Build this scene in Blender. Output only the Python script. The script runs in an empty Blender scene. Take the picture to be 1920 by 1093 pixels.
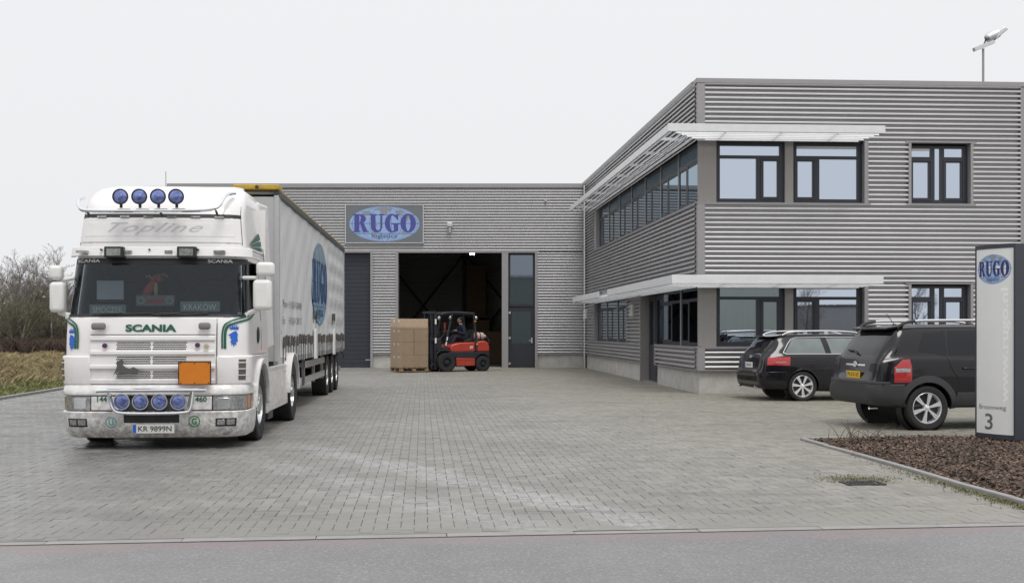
import bpy, bmesh, math, random
import numpy as np
from mathutils import Vector, Matrix
R = math.radians
sin, cos, pi = math.sin, math.cos, math.pi
random.seed(7)
SC = bpy.context.scene
COL = SC.collection
# ---------------------------------------------------------------- camera, sky, sun, exposure
FPX, HOR, EYE = 2180.0, 620.0, 1.58      # focal length and horizon in photo pixels, eye height in metres
cam = bpy.data.cameras.new('camera')
cam.sensor_width = 36.0
cam.lens = FPX / 1920 * 36
cam.shift_y = (HOR - 546.5) / 1920
cam.clip_end = 2000
camo = bpy.data.objects.new('camera', cam)
COL.objects.link(camo)
camo.location = (0, 0, EYE)
camo.rotation_euler = (R(90), 0, 0)
SC.camera = camo

SUN_EL, SUN_AZ = 60, 158                 # high, behind the camera and to the right
world = bpy.data.worlds.new('World')
SC.world = world
world.use_nodes = True
nt = world.node_tree
bg = nt.nodes['Background']
sky = nt.nodes.new('ShaderNodeTexSky')
sky.sky_type = 'NISHITA'
sky.sun_disc = False
sky.sun_elevation = R(SUN_EL)
sky.sun_rotation = R(SUN_AZ)
sky.air_density = 1.2
sky.dust_density = 6
geo = nt.nodes.new('ShaderNodeTexCoord')
sep = nt.nodes.new('ShaderNodeSeparateXYZ')
nt.links.new(geo.outputs['Generated'], sep.inputs[0])
ramp = nt.nodes.new('ShaderNodeValToRGB')          # overcast sky: brighter towards the zenith
e = ramp.color_ramp.elements
e[0].position = 0.0; e[0].color = (.90, .905, .925, 1)
e[1].position = 1.0; e[1].color = (1.45, 1.46, 1.49, 1)
m = e.new(0.33); m.color = (.93, .935, .955, 1)
nt.links.new(sep.outputs['Z'], ramp.inputs[0])
dim = nt.nodes.new('ShaderNodeMix'); dim.data_type = 'RGBA'; dim.blend_type = 'MULTIPLY'
dim.inputs[0].default_value = 1
dim.inputs[7].default_value = (.9, .9, .9, 1)
nt.links.new(sky.outputs[0], dim.inputs[6])
mixn = nt.nodes.new('ShaderNodeMix'); mixn.data_type = 'RGBA'
mixn.inputs[0].default_value = .97
nt.links.new(dim.outputs[2], mixn.inputs[6])
mul = nt.nodes.new('ShaderNodeMix'); mul.data_type = 'RGBA'; mul.blend_type = 'MULTIPLY'
mul.inputs[0].default_value = 1
mul.inputs[7].default_value = (9.6, 9.6, 9.6, 1)
nt.links.new(ramp.outputs[0], mul.inputs[6])
nt.links.new(mul.outputs[2], mixn.inputs[7])
nt.links.new(mixn.outputs[2], bg.inputs['Color'])
bg.inputs['Strength'].default_value = 0.1
sl = bpy.data.lights.new('sun', 'SUN')
sl.energy = 1.3
sl.angle = R(20)
sl.color = (1, .97, .93)
so = bpy.data.objects.new('sun', sl)
COL.objects.link(so)
az = R(SUN_AZ)
dirv = Vector((sin(az) * cos(R(SUN_EL)), cos(az) * cos(R(SUN_EL)), sin(R(SUN_EL))))
so.rotation_euler = dirv.to_track_quat('Z', 'Y').to_euler()
SC.view_settings.view_transform = 'Standard'
SC.view_settings.look = 'None'
SC.view_settings.exposure = 0.0
SC.view_settings.gamma = 1.0
SC.cycles.max_bounces = 6
SC.cycles.transparent_max_bounces = 12

# ---------------------------------------------------------------- materials
def lin(c):
    return tuple(((v / 255 + .055) / 1.055) ** 2.4 if v / 255 > .04045 else v / 255 / 12.92 for v in c)
MATS = {}
def M(name, col=(.5, .5, .5), rough=.5, metal=0, var=0.0, vs=6.0, bump=0.0, bs=60.0, coat=0, emit=0, island=0, dirt=0, spec=.5, stretch=None):
    """procedural material: colour varied by noise, fine bump, optional per-piece variation and low dirt"""
    if name in MATS: return MATS[name]
    m = bpy.data.materials.new(name); m.use_nodes = True
    n = m.node_tree.nodes; l = m.node_tree.links; b = n['Principled BSDF']
    b.inputs['Roughness'].default_value = rough; b.inputs['Metallic'].default_value = metal
    b.inputs['Base Color'].default_value = (*col, 1); b.inputs['Coat Weight'].default_value = coat
    b.inputs['Coat Roughness'].default_value = .05; b.inputs['Specular IOR Level'].default_value = spec
    if emit:
        b.inputs['Emission Color'].default_value = (*col, 1); b.inputs['Emission Strength'].default_value = emit
    tc = n.new('ShaderNodeTexCoord'); src = tc.outputs['Object']
    if stretch:
        mp = n.new('ShaderNodeMapping'); mp.inputs['Scale'].default_value = stretch; l.new(src, mp.inputs[0]); src = mp.outputs[0]
    cur = None
    def mixc(fac, a, bcol, blend='MIX'):
        x = n.new('ShaderNodeMix'); x.data_type = 'RGBA'; x.blend_type = blend
        if isinstance(fac, float): x.inputs[0].default_value = fac
        else: l.new(fac, x.inputs[0])
        for k, v in ((6, a), (7, bcol)):
            if isinstance(v, tuple): x.inputs[k].default_value = (*v[:3], 1)
            else: l.new(v, x.inputs[k])
        return x.outputs[2]
    if var:
        nz = n.new('ShaderNodeTexNoise'); nz.inputs['Scale'].default_value = vs; nz.inputs['Detail'].default_value = 5
        nz.inputs['Roughness'].default_value = .65; l.new(src, nz.inputs['Vector'])
        mr = n.new('ShaderNodeMapRange'); mr.inputs[1].default_value = .3; mr.inputs[2].default_value = .7
        l.new(nz.outputs[0], mr.inputs[0])
        cur = mixc(mr.outputs[0], tuple(c * (1 - var) for c in col), tuple(min(c * (1 + var), 1) for c in col))
        mr2 = n.new('ShaderNodeMapRange'); mr2.inputs[3].default_value = max(rough - .12 * min(1, var * 4), .02); mr2.inputs[4].default_value = min(rough + .12 * min(1, var * 4), 1)
        l.new(nz.outputs[0], mr2.inputs[0]); l.new(mr2.outputs[0], b.inputs['Roughness'])
    if island:
        g = n.new('ShaderNodeNewGeometry')
        mr = n.new('ShaderNodeMapRange'); mr.inputs[3].default_value = 1 - island; mr.inputs[4].default_value = 1 + island
        l.new(g.outputs['Random Per Island'], mr.inputs[0])
        vm = n.new('ShaderNodeVectorMath'); vm.operation = 'SCALE'
        if cur is None: vm.inputs[0].default_value = col
        else: l.new(cur, vm.inputs[0])
        l.new(mr.outputs[0], vm.inputs['Scale']); cur = vm.outputs[0]
    if dirt:                                        # road dirt thrown up on the lower body
        g = n.new('ShaderNodeNewGeometry'); s = n.new('ShaderNodeSeparateXYZ'); l.new(g.outputs['Position'], s.inputs[0])
        mr = n.new('ShaderNodeMapRange'); mr.inputs[1].default_value = 1.1; mr.inputs[2].default_value = .2
        mr.inputs[3].default_value = 0; mr.inputs[4].default_value = dirt; l.new(s.outputs[2], mr.inputs[0])
        nz = n.new('ShaderNodeTexNoise'); nz.inputs['Scale'].default_value = 11; nz.inputs['Detail'].default_value = 9; nz.inputs['Roughness'].default_value = .7; l.new(tc.outputs['Object'], nz.inputs['Vector'])
        nr_ = n.new('ShaderNodeMapRange'); nr_.inputs[1].default_value = .36; nr_.inputs[2].default_value = .66; l.new(nz.outputs[0], nr_.inputs[0])
        mm = n.new('ShaderNodeMath'); mm.operation = 'MULTIPLY'; l.new(mr.outputs[0], mm.inputs[0]); l.new(nr_.outputs[0], mm.inputs[1])
        cur = mixc(mm.outputs[0], cur if cur is not None else col, (.16, .14, .12))
    if cur is not None: l.new(cur, b.inputs['Base Color'])
    if bump:
        nb = n.new('ShaderNodeTexNoise'); nb.inputs['Scale'].default_value = bs; nb.inputs['Detail'].default_value = 4; l.new(src, nb.inputs['Vector'])
        bp = n.new('ShaderNodeBump'); bp.inputs['Strength'].default_value = bump; bp.inputs['Distance'].default_value = .01
        l.new(nb.outputs[0], bp.inputs['Height']); l.new(bp.outputs[0], b.inputs['Normal'])
    MATS[name] = m
    return m
def glass_mat(name, tint, mixf, rough=.02):
    """thin glass: tinted see-through plus a mirror reflection that grows at grazing angles"""
    m = bpy.data.materials.new(name); m.use_nodes = True
    n = m.node_tree.nodes; l = m.node_tree.links; n.clear()
    o = n.new('ShaderNodeOutputMaterial'); t = n.new('ShaderNodeBsdfTransparent'); t.inputs[0].default_value = (*tint, 1)
    g = n.new('ShaderNodeBsdfGlossy'); g.inputs['Roughness'].default_value = rough; g.inputs[0].default_value = (.85, .9, .95, 1)
    lw = n.new('ShaderNodeLayerWeight'); lw.inputs[0].default_value = mixf
    mx = n.new('ShaderNodeMixShader'); l.new(lw.outputs['Fresnel'], mx.inputs[0]); l.new(t.outputs[0], mx.inputs[1]); l.new(g.outputs[0], mx.inputs[2]); l.new(mx.outputs[0], o.inputs[0])
    MATS[name] = m
    return m

clad_m = M('cladding_metal', (.49, .485, .495), .38, .55, var=.05, vs=1.5, bump=.02, bs=8)
trim_m = M('trim_grey', (.33, .32, .325), .5, .2, var=.04, vs=3)
panel_m = M('panel_grey', (.30, .285, .275), .55, .1, var=.05, vs=20, bump=.05, bs=200)
frame_m = M('frame_anthracite', (.030, .032, .042), .4, 0, var=.08, vs=8)
white_m = M('louvre_white', (.74, .75, .76), .4, 0, var=.05, vs=4)
conc_m = M('concrete', (.47, .46, .43), .85, 0, var=.16, vs=3.5, bump=.25, bs=40)
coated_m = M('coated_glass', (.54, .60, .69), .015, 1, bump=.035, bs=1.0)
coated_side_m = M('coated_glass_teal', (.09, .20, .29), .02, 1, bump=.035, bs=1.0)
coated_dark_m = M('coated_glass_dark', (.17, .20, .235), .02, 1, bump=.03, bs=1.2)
chrome_m = M('chrome', (.75, .76, .78), .12, 1, var=.04)
alu_m = M('aluminium', (.62, .63, .64), .3, .9, var=.08, vs=12)
black_m = M('black_plastic', (.018, .018, .02), .55, 0, var=.15, vs=20)
rubber_m = M('rubber', (.022, .021, .021), .8, 0, var=.25, vs=15, bump=.3, bs=90)
darksteel_m = M('dark_steel', (.05, .05, .055), .6, .3, var=.25, vs=9, bump=.1)
paintw_m = M('white_paint', (.80, .785, .775), .28, 0, var=.03, vs=2.5, coat=.5, dirt=.9)
paintw2_m = M('white_plastic', (.78, .77, .76), .4, 0, var=.04, vs=6)
green_m = M('green_film', (.01, .10, .065), .4)
blue_m = M('blue_film', (.02, .12, .55), .4)
white_film = M('white_film', (.8, .8, .8), .4)
black_film = M('black_film', (.02, .02, .025), .5)

# ---------------------------------------------------------------- mesh building
class MB:
    """collects shapes, then links them as one mesh object; f maps local shape coordinates to the thing's own"""
    def __init__(s, f=None): s.v = []; s.fc = []; s.f = f
    def add(s, vs, fs):
        o = len(s.v)
        s.v += [tuple(s.f(*p)) if s.f else tuple(p) for p in vs]
        s.fc += [tuple(i + o for i in q) for q in fs]; return s
    def box(s, x0, x1, y0, y1, z0, z1):
        return s.add([(x0, y0, z0), (x1, y0, z0), (x1, y1, z0), (x0, y1, z0), (x0, y0, z1), (x1, y0, z1), (x1, y1, z1), (x0, y1, z1)],
                     [(0, 3, 2, 1), (4, 5, 6, 7), (0, 1, 5, 4), (1, 2, 6, 5), (2, 3, 7, 6), (3, 0, 4, 7)])
    def frame_of(s, d):
        d = Vector(d).normalized(); u = d.cross(Vector((0, 0, 1)))
        if u.length < .05: u = d.cross(Vector((0, 1, 0)))
        u.normalize(); return d, u, u.cross(d).normalized()
    def bar(s, p, q, w, h):
        p = Vector(p); q = Vector(q); d, u, t = s.frame_of(q - p)
        vs = [tuple(c + u * a * w / 2 + t * b * h / 2) for c in (p, q) for a, b in ((-1, -1), (1, -1), (1, 1), (-1, 1))]
        return s.add(vs, [(0, 1, 2, 3), (7, 6, 5, 4), (0, 4, 5, 1), (1, 5, 6, 2), (2, 6, 7, 3), (3, 7, 4, 0)])
    def tube(s, pts, r, n=8, caps=True):
        pts = [Vector(p) for p in pts]; rs = r if isinstance(r, (list, tuple)) else [r] * len(pts)
        vs = []; pu = None
        for i, p in enumerate(pts):
            d = (pts[min(i + 1, len(pts) - 1)] - pts[max(i - 1, 0)])
            d, u, t = s.frame_of(d)
            if pu is not None:
                u = (pu - d * pu.dot(d)).normalized(); t = u.cross(d)
            pu = u
            vs += [tuple(p + (u * cos(2 * pi * k / n) + t * sin(2 * pi * k / n)) * rs[i]) for k in range(n)]
        fs = [(i * n + k, i * n + (k + 1) % n, (i + 1) * n + (k + 1) % n, (i + 1) * n + k) for i in range(len(pts) - 1) for k in range(n)]
        if caps: fs += [tuple(range(n))[::-1], tuple((len(pts) - 1) * n + k for k in range(n))]
        return s.add(vs, fs)
    def lathe(s, prof, c=(0, 0, 0), axis='y', n=24, a0=0, a1=2 * pi):
        """prof: (radius, height along the axis)"""
        full = abs(a1 - a0 - 2 * pi) < 1e-6; m = n if full else n + 1; vs = []
        for r, h in prof:
            for k in range(m):
                a = a0 + (a1 - a0) * k / n; ca, sa = r * cos(a), r * sin(a)
                p = {'y': (ca, h, sa), 'x': (h, ca, sa), 'z': (ca, sa, h)}[axis]
                vs.append((p[0] + c[0], p[1] + c[1], p[2] + c[2]))
        fs = [(i * m + k, i * m + (k + 1) % m, (i + 1) * m + (k + 1) % m, (i + 1) * m + k) for i in range(len(prof) - 1) for k in range(n)]
        return s.add(vs, fs)
    def prism(s, poly, h0, h1, axis='y'):
        """poly of (a, b) points extruded along an axis: y -> (a, h, b), x -> (h, a, b), z -> (a, b, h)"""
        g = {'y': lambda a, b, h: (a, h, b), 'x': lambda a, b, h: (h, a, b), 'z': lambda a, b, h: (a, b, h)}[axis]
        n = len(poly)
        vs = [g(a, b, h0) for a, b in poly] + [g(a, b, h1) for a, b in poly]
        return s.add(vs, [tuple(range(n)), tuple(range(2 * n - 1, n - 1, -1))] + [(i, i + n, (i + 1) % n + n, (i + 1) % n) for i in range(n)])
    def grid(s, fn, us, vs_, th=None):
        """sheet of fn(u, v, offset); th gives it thickness inwards"""
        nu, nv = len(us), len(vs_)
        P = [fn(u, v, 0) for u in us for v in vs_]
        F = [(i * nv + j, (i + 1) * nv + j, (i + 1) * nv + j + 1, i * nv + j + 1) for i in range(nu - 1) for j in range(nv - 1)]
        if th:
            o = nu * nv; P += [fn(u, v, -th) for u in us for v in vs_]
            F += [tuple(k + o for k in reversed(q)) for q in F]
            for i in range(nu - 1):
                for j in (0, nv - 1): a, b = i * nv + j, (i + 1) * nv + j; F.append((a, b, b + o, a + o))
            for j in range(nv - 1):
                for i in (0, nu - 1): a, b = i * nv + j, i * nv + j + 1; F.append((a, b, b + o, a + o))
        return s.add(P, F)
    def ellipsoid(s, c, r, nu=14, nv=9, rot=None):
        vs = []
        for j in range(nv + 1):
            t = -pi / 2 + pi * j / nv
            for k in range(nu):
                a = 2 * pi * k / nu; p = Vector((r[0] * cos(t) * cos(a), r[1] * cos(t) * sin(a), r[2] * sin(t)))
                if rot: p = rot @ p
                vs.append((c[0] + p.x, c[1] + p.y, c[2] + p.z))
        return s.add(vs, [(j * nu + k, j * nu + (k + 1) % nu, (j + 1) * nu + (k + 1) % nu, (j + 1) * nu + k) for j in range(nv) for k in range(nu)])
    def build(s, name, mat, parent=None, smooth=35, bevel=0, seg=2, recalc=True, label=None, kind=None):
        me = bpy.data.meshes.new(name); me.from_pydata(s.v, [], s.fc)
        if recalc:
            bm = bmesh.new(); bm.from_mesh(me); bmesh.ops.remove_doubles(bm, verts=bm.verts, dist=1e-5)
            bmesh.ops.recalc_face_normals(bm, faces=bm.faces); bm.to_mesh(me); bm.free()
        if smooth:
            me.shade_smooth(); me.set_sharp_from_angle(angle=R(smooth))
        me.materials.append(mat)
        o = bpy.data.objects.new(name, me); COL.objects.link(o)
        if parent is not None: o.parent = parent
        if bevel:
            b = o.modifiers.new('bevel', 'BEVEL'); b.width = bevel; b.segments = seg; b.limit_method = 'ANGLE'; b.angle_limit = R(40); b.harden_normals = False
        if label: o['label'] = label
        if kind: o['kind'] = kind
        return o
def tag(o, label=None, cat=None, group=None, kind=None):
    for k, v in (('label', label), ('category', cat), ('group', group), ('kind', kind)):
        if v: o[k] = v
    return o
def thing(name, label, cat, loc=(0, 0, 0), rz=0, group=None):
    o = bpy.data.objects.new(name, None); COL.objects.link(o); o.empty_display_size = .2
    o.location = loc; o.rotation_euler = (0, 0, rz)
    return tag(o, label, cat, group)
def copy_tree(o, parent=None):
    c = o.copy(); COL.objects.link(c)
    if parent is not None: c.parent = parent
    for ch in [x for x in COL.objects if x.parent == o]: copy_tree(ch, c)
    return c
def text_geo(st, size=1.0, xs=1.0, bold=0.0, shear=0.0, spacing=1.0, outline=False):
    cu = bpy.data.curves.new('lettering', 'FONT'); cu.body = st; cu.size = size; cu.offset = bold * size; cu.shear = shear
    cu.align_x = 'CENTER'; cu.align_y = 'CENTER'; cu.space_character = spacing; cu.resolution_u = 4
    if outline: cu.fill_mode = 'NONE'
    ob = bpy.data.objects.new('lettering', cu); COL.objects.link(ob)
    dg = bpy.context.evaluated_depsgraph_get(); dg.update(); me = ob.evaluated_get(dg).to_mesh()
    vs = [(v.co.x * xs, v.co.y) for v in me.vertices]; fs = [tuple(p.vertices) for p in me.polygons]
    ob.evaluated_get(dg).to_mesh_clear(); bpy.data.objects.remove(ob); bpy.data.curves.remove(cu)
    return vs, fs
def lettering(st, fn, mat, parent, name='lettering', fit=None, **k):
    """text whose (x, y) is carried onto a surface by fn; fit=(width, height) scales it to that box"""
    vs, fs = text_geo(st, **k)
    x0, x1 = min(v[0] for v in vs), max(v[0] for v in vs); y0, y1 = min(v[1] for v in vs), max(v[1] for v in vs)
    if fit:
        sx, sy = fit[0] / (x1 - x0), fit[1] / (y1 - y0)
        vs = [((v[0] - (x0 + x1) / 2) * sx, (v[1] - (y0 + y1) / 2) * sy) for v in vs]
    mb = MB(); mb.add([fn(*v) for v in vs], fs)
    return mb.build(name, mat, parent, smooth=0, recalc=False)

# fat serif letters R U G O as layered pieces (unit height, x from 0)
def arcpts(cx, cy, rx, ry, a0, a1, n=14):
    return [(cx + rx * cos(R(a0 + (a1 - a0) * i / n)), cy + ry * sin(R(a0 + (a1 - a0) * i / n))) for i in range(n + 1)]
def ring_piece(o, i_):
    """strip of quads between two equally long outlines"""
    n = len(o); vs = o + i_
    return vs, [(k, k + 1, k + 1 + n, k + n) for k in range(n - 1)]
def poly_piece(p): return p, [tuple(range(len(p)))]
def rugo_letters():
    L = []
    # R
    L.append(poly_piece([(.10, .0), (.42, .0), (.42, 1.0), (.10, 1.0)]))
    L.append(poly_piece([(0, 0), (.52, 0), (.52, .06), (0, .06)]))
    L.append(poly_piece([(0, .94), (.5, .94), (.5, 1.0), (0, 1.0)]))
    L.append(ring_piece(arcpts(.48, .74, .36, .26, 90, -90), arcpts(.42, .74, .10, .20, 90, -90)))
    L.append(poly_piece([(.42, .94), (.5, .94), (.5, 1.0), (.42, 1.0)]))
    L.append(poly_piece([(.46, .52), (.70, .50), (.98, .0), (.66, .0)]))
    L.append(poly_piece([(.90, .0), (1.04, .0), (1.04, .06), (.93, .06)]))
    # U
    ox = 1.08
    L.append(poly_piece([(ox + .08, .32), (ox + .38, .32), (ox + .38, 1.0), (ox + .08, 1.0)]))
    L.append(poly_piece([(ox, .94), (ox + .47, .94), (ox + .47, 1.0), (ox, 1.0)]))
    L.append(ring_piece(arcpts(ox + .45, .34, .37, .36, 180, 360), arcpts(ox + .545, .34, .165, .24, 180, 360)))
    L.append(poly_piece([(ox + .71, .34), (ox + .82, .34), (ox + .82, 1.0), (ox + .71, 1.0)]))
    L.append(poly_piece([(ox + .60, .94), (ox + .93, .94), (ox + .93, 1.0), (ox + .60, 1.0)]))
    # G
    ox = 2.06
    L.append(ring_piece(arcpts(ox + .46, .5, .46, .52, 55, 300), arcpts(ox + .50, .5, .17, .44, 60, 300)))
    L.append(poly_piece([(ox + .60, .0), (ox + .86, .08), (ox + .86, .46), (ox + .56, .46)]))
    L.append(poly_piece([(ox + .46, .44), (ox + .98, .44), (ox + .98, .50), (ox + .46, .50)]))
    L.append(poly_piece([(ox + .58, .92), (ox + .86, .64), (ox + .86, 1.0), (ox + .79, 1.0)]))
    # O
    ox = 3.06
    L.append(ring_piece(arcpts(ox + .5, .5, .5, .52, 0, 360, 28), arcpts(ox + .5, .5, .15, .44, 0, 360, 28)))
    return L, 4.06
LETTERS, LW = rugo_letters()
globe_m = M('globe_blue', (.30, .44, .72), .45, var=.04)
land_m = M('globe_land', (.27, .29, .31), .5)
indigo_m = M('indigo_letters', (.075, .075, .32), .45)
line_m = M('globe_line', (.11, .16, .26), .5)
def rugo_logo(fn, w, h, parent, letter_mat=None, globe_mat=None, lm=None, seed=3, step=.0006):
    """fn(x, y, proud) maps logo coordinates to the surface; an ellipse w x h, layered in thin films"""
    rnd = random.Random(seed)
    nx = 28
    g = MB(); o = [(w / 2 * cos(2 * pi * k / 48), h / 2 * sin(2 * pi * k / 48)) for k in range(48)]
    g.add([fn(0, 0, step)] + [fn(x * r_, y * r_, step) for r_ in (.5, 1) for x, y in o],
          [(0, 1 + k, 1 + (k + 1) % 48) for k in range(48)] + [(1 + k, 49 + k, 49 + (k + 1) % 48, 1 + (k + 1) % 48) for k in range(48)])
    gl = g.build('globe', globe_mat or globe_m, parent, smooth=0, recalc=False)
    ln = MB()
    for mm in (-.92, -.7, -.42, -.12, .2, .5, .76, .95):
        P = [(w / 2 * mm * cos(R(a)), h / 2 * sin(R(a))) for a in range(-88, 89, 8)]
        for (x0, y0), (x1, y1) in zip(P[:-1], P[1:]):
            t = w * .003; ln.add([fn(x0 - t, y0, 2 * step), fn(x0 + t, y0, 2 * step), fn(x1 + t, y1, 2 * step), fn(x1 - t, y1, 2 * step)], [(0, 1, 2, 3)])
    for yy in (-.55, 0.02, .5):
        hw = w / 2 * math.sqrt(1 - yy * yy); t = h * .008
        for k in range(8):
            a, b = -hw + 2 * hw * k / 8, -hw + 2 * hw * (k + 1) / 8
            ln.add([fn(a, yy * h / 2 - t, 2.5 * step), fn(b, yy * h / 2 - t, 2.5 * step), fn(b, yy * h / 2 + t, 2.5 * step), fn(a, yy * h / 2 + t, 2.5 * step)], [(0, 1, 2, 3)])
    ln.build('meridian_lines', line_m, parent, smooth=0, recalc=False)
    for k, (cx, cy, sx, sy) in enumerate(((-.02, .84, .30, .13), (-.5, .62, .16, .12), (.0, .62, .10, .14), (.44, .68, .14, .12), (.62, .40, .10, .22), (-.26, .0, .05, .2), (.1, .3, .05, .1), (.58, -.5, .09, .12), (-.28, -.55, .07, .12))):
        n = 14; pts = []
        for j in range(n):
            r_ = .65 + .5 * rnd.random(); x = cx + sx * r_ * cos(2 * pi * j / n); y = cy + sy * r_ * sin(2 * pi * j / n)
            q = math.hypot(x, y)
            if q > .96: x, y = x / q * .96, y / q * .96
            pts.append(fn(x * w / 2, y * h / 2, (3 + k * .1) * step))
        la = MB(); la.add(pts, [tuple(range(n))]); la.build('continent', land_m, parent, smooth=0, recalc=False)
    lw, lh = w * .90, h * .51
    le = MB()
    for k, (vs, fs) in enumerate(LETTERS):
        le.add([fn((x / LW - .5) * lw, (y - .5) * lh + h * .02, (4 + k * .12) * step) for x, y in vs], fs)
    le.build('rugo_letters', letter_mat or indigo_m, parent, smooth=0, recalc=False)
    lettering('logistics', lambda x, y: fn(x, y - h * .355, 7 * step), lm or line_m, parent, 'logistics_letters', fit=(w * .36, h * .15), bold=.012)
    return gl
# ================================================================= GROUND
O0 = Vector((0, 8.98, 0)); GA = Vector((.99705, .0767, 0)); GB = Vector((-.0767, .99705, 0))
def G(a, b, z=0.0): p = O0 + GA * a + GB * b; return (p.x, p.y, z)
RU = Vector((.99406, .10908, 0)); RN = Vector((-.10908, .99406, 0)); RO = Vector((0, 8.984, 0))
def K(a, b, z=0.0): p = RO + RU * a + RN * b; return (p.x, p.y, z)

def ground_material(name, base, var, wet=0.0, brick=False, salt=False, asphalt=False):
    m = bpy.data.materials.new(name); m.use_nodes = True; MATS[name] = m
    n = m.node_tree.nodes; l = m.node_tree.links; b = n['Principled BSDF']; b.inputs['Specular IOR Level'].default_value = .5
    g = n.new('ShaderNodeNewGeometry'); pos = g.outputs['Position']
    def noise(sc, det=6, rough=.6, vec=None, stretch=None):
        x = n.new('ShaderNodeTexNoise'); x.inputs['Scale'].default_value = sc; x.inputs['Detail'].default_value = det; x.inputs['Roughness'].default_value = rough
        v = vec or pos
        if stretch:
            mp = n.new('ShaderNodeMapping'); mp.inputs['Scale'].default_value = stretch; mp.inputs['Rotation'].default_value = (0, 0, R(20)); l.new(v, mp.inputs[0]); v = mp.outputs[0]
        l.new(v, x.inputs['Vector']); return x.outputs[0]
    def rng(x, a, b_, c=0.0, d=1.0):
        r = n.new('ShaderNodeMapRange'); r.interpolation_type = 'SMOOTHSTEP'
        for i, v in ((1, a), (2, b_), (3, c), (4, d)): r.inputs[i].default_value = v
        l.new(x, r.inputs[0]); return r.outputs[0]
    def mul(a, b_, op='MULTIPLY'):
        x = n.new('ShaderNodeMath'); x.operation = op
        for i, v in ((0, a), (1, b_)):
            if isinstance(v, float): x.inputs[i].default_value = v
            else: l.new(v, x.inputs[i])
        return x.outputs[0]
    def mix(f, a, c, blend='MIX'):
        x = n.new('ShaderNodeMix'); x.data_type = 'RGBA'; x.blend_type = blend
        if isinstance(f, float): x.inputs[0].default_value = f
        else: l.new(f, x.inputs[0])
        for i, v in ((6, a), (7, c)):
            if isinstance(v, tuple): x.inputs[i].default_value = (*v, 1)
            else: l.new(v, x.inputs[i])
        return x.outputs[2]
    sp = n.new('ShaderNodeSeparateXYZ'); l.new(pos, sp.inputs[0])
    big = rng(noise(.35), .35, .65); mid = rng(noise(2.2, 7), .3, .7); fine = noise(120 if not asphalt else 45, 4, .9)
    c = mix(big, tuple(v * (1 - var) for v in base), tuple(v * (1 + var) for v in base))
    c = mix(mul(mid, .35), c, (base[0] * .72, base[1] * .72, base[2] * .66))
    if not asphalt:                               # mossy beige towards the office side
        e1 = rng(mul(sp.outputs[0], mul(sp.outputs[1], .22), 'ADD'), 3.0, 12.0)
        c = mix(mul(e1, .6), c, (base[0] * 1.02, base[1] * .98, base[2] * .76))
        lf = rng(mul(sp.outputs[0], mul(sp.outputs[1], .16), 'ADD'), 1.0, -5.0)   # damp on the truck side
        wetm = mul(lf, rng(noise(.55, 6, .6, stretch=(1, 2.2, 1)), .32, .55))
        c = mix(mul(lf, .40), c, (base[0] * .72, base[1] * .74, base[2] * .78))
        c = mix(mul(wetm, .7), c, (base[0] * .42, base[1] * .44, base[2] * .48))
    if brick:
        x = n.new('ShaderNodeMapRange'); x.inputs[3].default_value = .84; x.inputs[4].default_value = 1.15; l.new(g.outputs['Random Per Island'], x.inputs[0])
        vm = n.new('ShaderNodeVectorMath'); vm.operation = 'SCALE'; l.new(c, vm.inputs[0]); l.new(x.outputs[0], vm.inputs['Scale']); c = vm.outputs[0]
    if salt:                                      # pale bloom in a curved streak where lorries turn
        ln = mul(mul(sp.outputs[1], mul(sp.outputs[0], 1.54), 'ADD'), mul(noise(.6), 1.6), 'ADD')
        band = mul(rng(ln, 11.5, 12.0), rng(ln, 12.9, 12.4)); band2 = mul(mul(rng(ln, 9.5, 10.0), rng(ln, 11.0, 10.5)), .6)
        bb = mul(mul(band, band2, 'MAXIMUM'), rng(noise(9, 6, .8), .42, .60))
        inx = mul(rng(sp.outputs[0], -3.6, -2.4), rng(sp.outputs[0], 2.2, .6))
        c = mix(mul(mul(bb, inx), .52), c, (.55, .56, .60))
        dk = mul(rng(noise(.8, 6, .6, stretch=(.5, 2, 1)), .50, .70), .45); c = mix(dk, c, (.12, .115, .108))
        oil = mul(rng(noise(1.7, 2, .4), .70, .76), .55); c = mix(oil, c, (.07, .068, .065))
    sp2 = rng(fine, .35, .65)
    c = mix(mul(sp2, .38 if not asphalt else .55), c, tuple(v * .55 for v in base))
    fl = rng(noise(120 if not asphalt else 38, 3, .9), .54, .62)
    c = mix(mul(fl, .28 if not asphalt else .55), c, tuple(min(v * 1.9, .75) for v in base))
    l.new(c, b.inputs['Base Color'])
    if asphalt:                                   # reddish clinker dust along the gutter
        dp_ = n.new('ShaderNodeVectorMath'); dp_.operation = 'DOT_PRODUCT'; l.new(pos, dp_.inputs[0]); dp_.inputs[1].default_value = tuple(RN)
        kd_ = mul(mul(dp_.outputs['Value'], -RO.dot(RN), 'ADD'), mul(noise(1.1), -.9), 'ADD')
        c = mix(mul(rng(kd_, -.85, -.55), .55), c, (.25, .185, .19)); l.new(c, b.inputs['Base Color'])
        l.new(rng(noise(1.2), .3, .7, .38, .6), b.inputs['Roughness'])
    else:
        rr = mix(mul(wetm, 1.0), (.62, .62, .62), (.13, .13, .13)); l.new(rr, b.inputs['Roughness'])
    bp = n.new('ShaderNodeBump'); bp.inputs['Strength'].default_value = .9 if asphalt else .4; bp.inputs['Distance'].default_value = .006
    l.new(fine, bp.inputs['Height']); l.new(bp.outputs[0], b.inputs['Normal'])
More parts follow.
